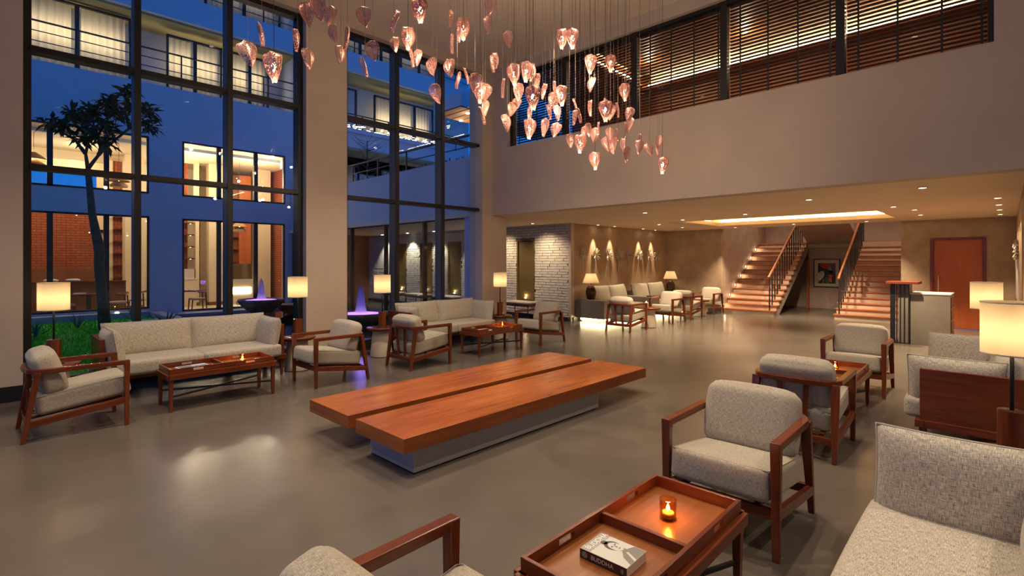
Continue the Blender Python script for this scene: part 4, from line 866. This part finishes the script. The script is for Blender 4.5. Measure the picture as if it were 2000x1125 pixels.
# ------------------------------------------------------------------ reception counter and podium
t=thing('reception_counter','grey plaster reception counter with glossy white top and carved side','counter',(0,0,0))
MB().box(12.08,12.80,.73,1.30,0,.93).build('body','plaster_block',t,.004); MB().box(12.07,12.81,.72,1.31,.93,.955).build('worktop','white_stone',t,.003)
for i in range(4):
    for k in range(2): MB().box(12.12+k*.33,12.42+k*.33,.715,.73,.04+i*.22,.23+i*.22).build('carved_panel','booth_wood',t,.01)
t=thing('podium','tall podium with reddish timber top on black metal uprights','podium',(0,0,0))
MB().box(11.92,12.5,1.17,1.66,1.12,1.165).build('top','walnut',t,.004); MB().box(12.05,12.45,1.31,1.48,0,1.12).build('core','plaster_block',t)
for y in (1.32,1.385,1.445,1.50): MB().box(12.02,12.06,y-.008,y+.008,.0,1.12).build('upright','black_metal',t)
MB().box(12.02,12.10,1.53,1.60,0,1.12).build('upright_post','black_metal',t); MB().box(12.02,12.4,1.31,1.60,0,.015).build('foot_plate','black_metal',t)
# ------------------------------------------------------------------ ceiling downlights of the lounge
ring=MB().lathe([(.06,0),(.058,-.008),(.046,-.010)],n=20).mesh('trim_ring'); ring.materials.append(M['warm_white']); lens=MB().lathe([(.046,-.006),(.0,-.006)],n=20).mesh('lens'); lens.materials.append(M['lamp_disc'])
def downlight(x,y,z,en,lab,grp,rot=(0,0,0),size=70,blend=.5,soft=.03):
    t=thing('downlight',lab,'downlight',(x,y,z),0,grp)
    for n_,me in (('trim_ring',ring),('lens',lens)): o=bpy.data.objects.new(n_,me); COL.objects.link(o); o.parent=t
    light('beam','SPOT',(0,0,-.03),en,HALL_C if z>5.5 else WARM,t,rot,spot_size=R(size),spot_blend=blend,shadow_soft_size=soft)
G1='small round downlight in the low lounge ceiling'
for x,y,g in ((11.4,7.84,'second'),(12.2,7.84,'third'),(13.75,7.84,'sixth'),(14.5,7.84,'seventh')): downlight(x,y,ZL,K_LOW*.75,'wall washing downlight above the '+g+' silver lotus relief','lotus wall downlights',(R(6),0,0),38,.7,.015)
downlight(9.8,8.75,ZL,K_LOW*.45,'wall washing downlight above the white brick by the bench','brick wall downlight',(0,R(-12),0),125,1.)
downlight(9.8,10.3,ZL,K_LOW*.45,'wall washing downlight behind the corner column','brick wall downlight',(0,R(-12),0),125,1.)
for x,y,g in ((12.4,6.6,'above the back lounge armchairs beside the vent'),(11.37,5.45,'at the near corner of the lit cove, by the vent'),(13.96,6.7,'at the far corner of the vent, by the end wall'),(10.9,3.87,'in front of the middle of the lit cove'),(15.0,5.6,'just before the lit staircase'),(9.03,2.24,'largest and nearest, well in front of the lit cove'),(11.25,1.45,'at the near right corner of the lit cove'),(14.9,2.45,'just before the second staircase'),(12.2,1.25,'above the reception counter'),(13.64,1.3,'between the reception counter and the brown door'),(9.2,5.2,'over the open floor near the gallery wall'),(8.6,.8,'over the reception side sofa group')): downlight(x,y,ZL,K_LOW*(.9 if y>6.5 else 1.8),'round low ceiling downlight, '+g,'lounge ceiling downlights',size=95,blend=.7)
downlight(14.7,4.0,ZL,K_LOW*1.6,'added low ceiling downlight brightening the framed painting','lounge ceiling downlights',(0,R(-38),0),70,.7)  # extra lamp added to brighten the painting wall
for i_,x in enumerate((10.8,12.1,13.3,14.6)): downlight(x,.1,ZL,K_LOW*.8,['nearest','second nearest','third nearest','farthest'][i_]+' downlight in the row along the far side wall','side wall downlights',(R(-4),0,0),70,.6)
for y in (2.6,5.4): downlight(17.2,y,5.2,K_LOW*1.5,'downlight in the stairwell ceiling','stairwell downlights',size=100,blend=.7)
# main hall downlights, out of view; those behind the camera added as fill
for x,y in ((1.0,2.6),(3.6,1.2),(.3,5.0),(4.6,2.9),(3.0,5.4),(4.9,5.2),(-2.2,3.5),(3.8,-2.2),(-2.5,-.4),(.4,-2.8),(6.4,-2.6)): downlight(x,y,ZC,K_HALL,'unseen downlight in the high hall ceiling, partly added as fill','hall ceiling downlights',size=92,blend=.7,soft=.03)
# ------------------------------------------------------------------ leaf chandelier
LIT=[(1.58,4.12,3.07),(2.97,4.12,4.00),(3.06,4.46,3.86),(3.52,4.12,4.00),(3.85,4.22,3.43),(3.97,3.81,3.56),(4.28,3.92,3.70),(3.66,3.26,3.12),(4.72,3.75,4.16),(4.80,3.66,4.16),(4.56,3.63,3.43),(5.20,3.69,3.98),(5.88,3.84,4.22),(5.93,3.65,3.80),(4.74,3.16,3.20),(4.38,3.96,3.08),(5.11,3.78,3.00),(5.49,3.82,2.85),(6.37,3.34,2.85)]
LEAVES=[(1.57,4.34,3.38),(1.43,4.24,3.17),(1.91,4.46,3.48),(1.93,4.32,3.66),(1.98,4.27,3.73),(2.12,4.46,3.83),(2.35,4.76,3.95),(2.35,4.69,3.75),(2.42,4.66,3.56),(1.97,4.36,3.31),(2.42,4.53,3.68),(2.51,4.37,3.85),(2.77,4.28,3.88),(2.54,4.27,3.51),(2.49,4.33,3.37),(3.03,4.67,3.85),(3.20,4.58,3.73),(3.24,4.56,3.74),(3.42,4.52,3.67),(3.38,4.19,3.57),(3.52,4.22,3.48),(3.76,4.34,3.62),(3.44,4.47,3.37),(3.64,4.49,4.27),(3.67,4.50,4.00),(3.46,4.11,3.92),(4.01,4.26,4.25),(4.06,4.28,4.49),(4.22,4.14,4.11),(3.93,4.04,3.76),(4.00,4.19,3.78),(3.64,4.07,3.44),(4.11,4.41,3.53),(4.30,4.32,3.61),(3.94,4.24,3.28),(3.82,4.14,3.15),(3.27,4.61,4.29),(4.39,4.13,3.53),(4.48,4.27,3.45),(4.41,4.27,3.37),(4.21,4.15,3.15),(4.49,4.01,3.77),(4.61,4.07,3.70),(4.63,3.97,3.57),(4.66,3.82,3.57),(4.72,3.88,3.46),(4.91,4.09,3.41),(4.66,3.76,3.28),(4.30,3.87,3.22),(5.17,3.89,3.49),(5.00,3.77,3.29),(5.19,3.84,3.37),(5.30,3.76,3.77),(5.22,3.72,3.44),(5.77,3.86,3.63),(5.45,3.56,3.40),(5.67,3.59,3.49),(5.72,3.46,3.42),(5.95,3.59,3.36),(5.72,3.50,3.22),(4.63,3.93,3.13),(4.95,4.04,3.19),(4.94,3.81,3.00),(5.27,3.82,3.16),(5.50,3.92,3.26),(5.17,3.61,3.08),(5.21,3.58,3.14),(5.46,3.57,3.13),(5.85,3.71,3.22),(5.61,3.72,3.06),(5.52,3.56,3.00),(5.69,3.54,3.04),(5.66,3.47,2.90),(6.02,3.48,3.13),(5.79,3.35,3.00),(6.29,3.49,3.07),(6.56,3.48,3.21),(6.57,3.51,3.10)]
def leaf_fn(u,v,Hh=.175,Wd=.118,cup=.022):
    # v: 0 top .. 1 tip ; teardrop outline, cupped and slightly twisted
    wv=Wd/2*max(0,math.sin(math.pi*(max(v,0.0)**.58)))**.75*(1-.1*v) if 0<v<1 else 0
    s=(u-.5)*2
    return (s*wv, cup*(s*s)-cup*.6*math.sin(v*2.6), Hh*(.5-v))
lv=MB().grid(leaf_fn,6,10).mesh('leaf')
ul=lv.uv_layers[0]
for lp in lv.loops: co=lv.vertices[lp.vertex_index].co; ul.data[lp.index].uv=(co.x+.5,co.z+.5)
lv.materials.append(M['pierced_copper'])
rim=[leaf_fn(0,i/12) for i in range(13)]+[leaf_fn(1,1-i/12) for i in range(1,12)]
rm=MB().tube(rim,.0022,5,True).tube([leaf_fn(.5,i/8) for i in range(9)],.0018,4).mesh('rim'); rm.materials.append(M['pierced_copper']) if False else rm.materials.append(plain('copper_rim',(.45,.2,.16),.4,.5))
def mesh_obj(n,me,par,loc=(0,0,0),rot=(0,0,0),scale=1): o=bpy.data.objects.new(n,me); COL.objects.link(o); o.parent=par; o.location=loc; o.rotation_euler=rot; o.scale=(scale,)*3; return o
wire=MB().tube([(0,0,0),(0,0,1)],.0014,4,sm=False,cap=False).mesh('wire'); wire.materials.append(plain('wire_grey',(.16,.12,.10),.5))
cord=MB().tube([(0,0,0),(0,0,1)],.0026,5,sm=False,cap=False).mesh('cord'); cord.materials.append(M['black_metal'])
blb=MB().lathe([(.002,-.04),(.018,-.02),(.02,0),(.012,.025),(.006,.035)],n=12).mesh('bulb'); blb.materials.append(M['bulb'])
cap=MB().lathe([(.004,.06),(.011,.055),(.013,.03),(.009,.028)],n=10).mesh('lamp_cap'); cap.materials.append(M['black_metal'])
for x,y,z in LEAVES:
    t=thing('hanging_leaf','pink pierced metal leaf hanging unlit on a thin wire under the high ceiling','leaf pendant',(x,y,z),random.random()*6.28,'unlit chandelier leaves')
    mesh_obj('leaf',lv,t,rot=(random.uniform(-.25,.25),random.uniform(-.3,.3),0),scale=random.uniform(1.0,1.28)); l0=t.children[0]; mesh_obj('rim',rm,l0)
    o=mesh_obj('wire',wire,t,(0,0,.08)); o.scale=(1,1,ZC-z-.08)
ORD='first second third fourth fifth sixth seventh eighth ninth tenth eleventh twelfth thirteenth fourteenth fifteenth sixteenth seventeenth eighteenth last'.split()
LIT.sort(key=lambda p:(p[0]*.6954-p[1]*.7186)/(p[0]*.7186+p[1]*.6954))
for k_,(x,y,z) in enumerate(LIT):
    t=thing('leaf_pendant',ORD[k_]+' glowing leaf pendant counting from the first tall window towards the lounge','pendant lamp',(x,y,z),random.random()*6.28,'lit chandelier pendants')
    for k in range(3):
        a=R(120*k); l0=mesh_obj('leaf',lv,t,(math.sin(a)*.034,-math.cos(a)*.034,-.01),(R(13),0,a),1.3); mesh_obj('rim',rm,l0)
    mesh_obj('bulb',blb,t); mesh_obj('lamp_cap',cap,t,(0,0,.01))
    o=mesh_obj('cord',cord,t,(0,0,.06)); o.scale=(1,1,ZC-z-.06)
    light('bulb_light','POINT',(0,0,-.15),K_PEND,WARM,t,shadow_soft_size=.03)
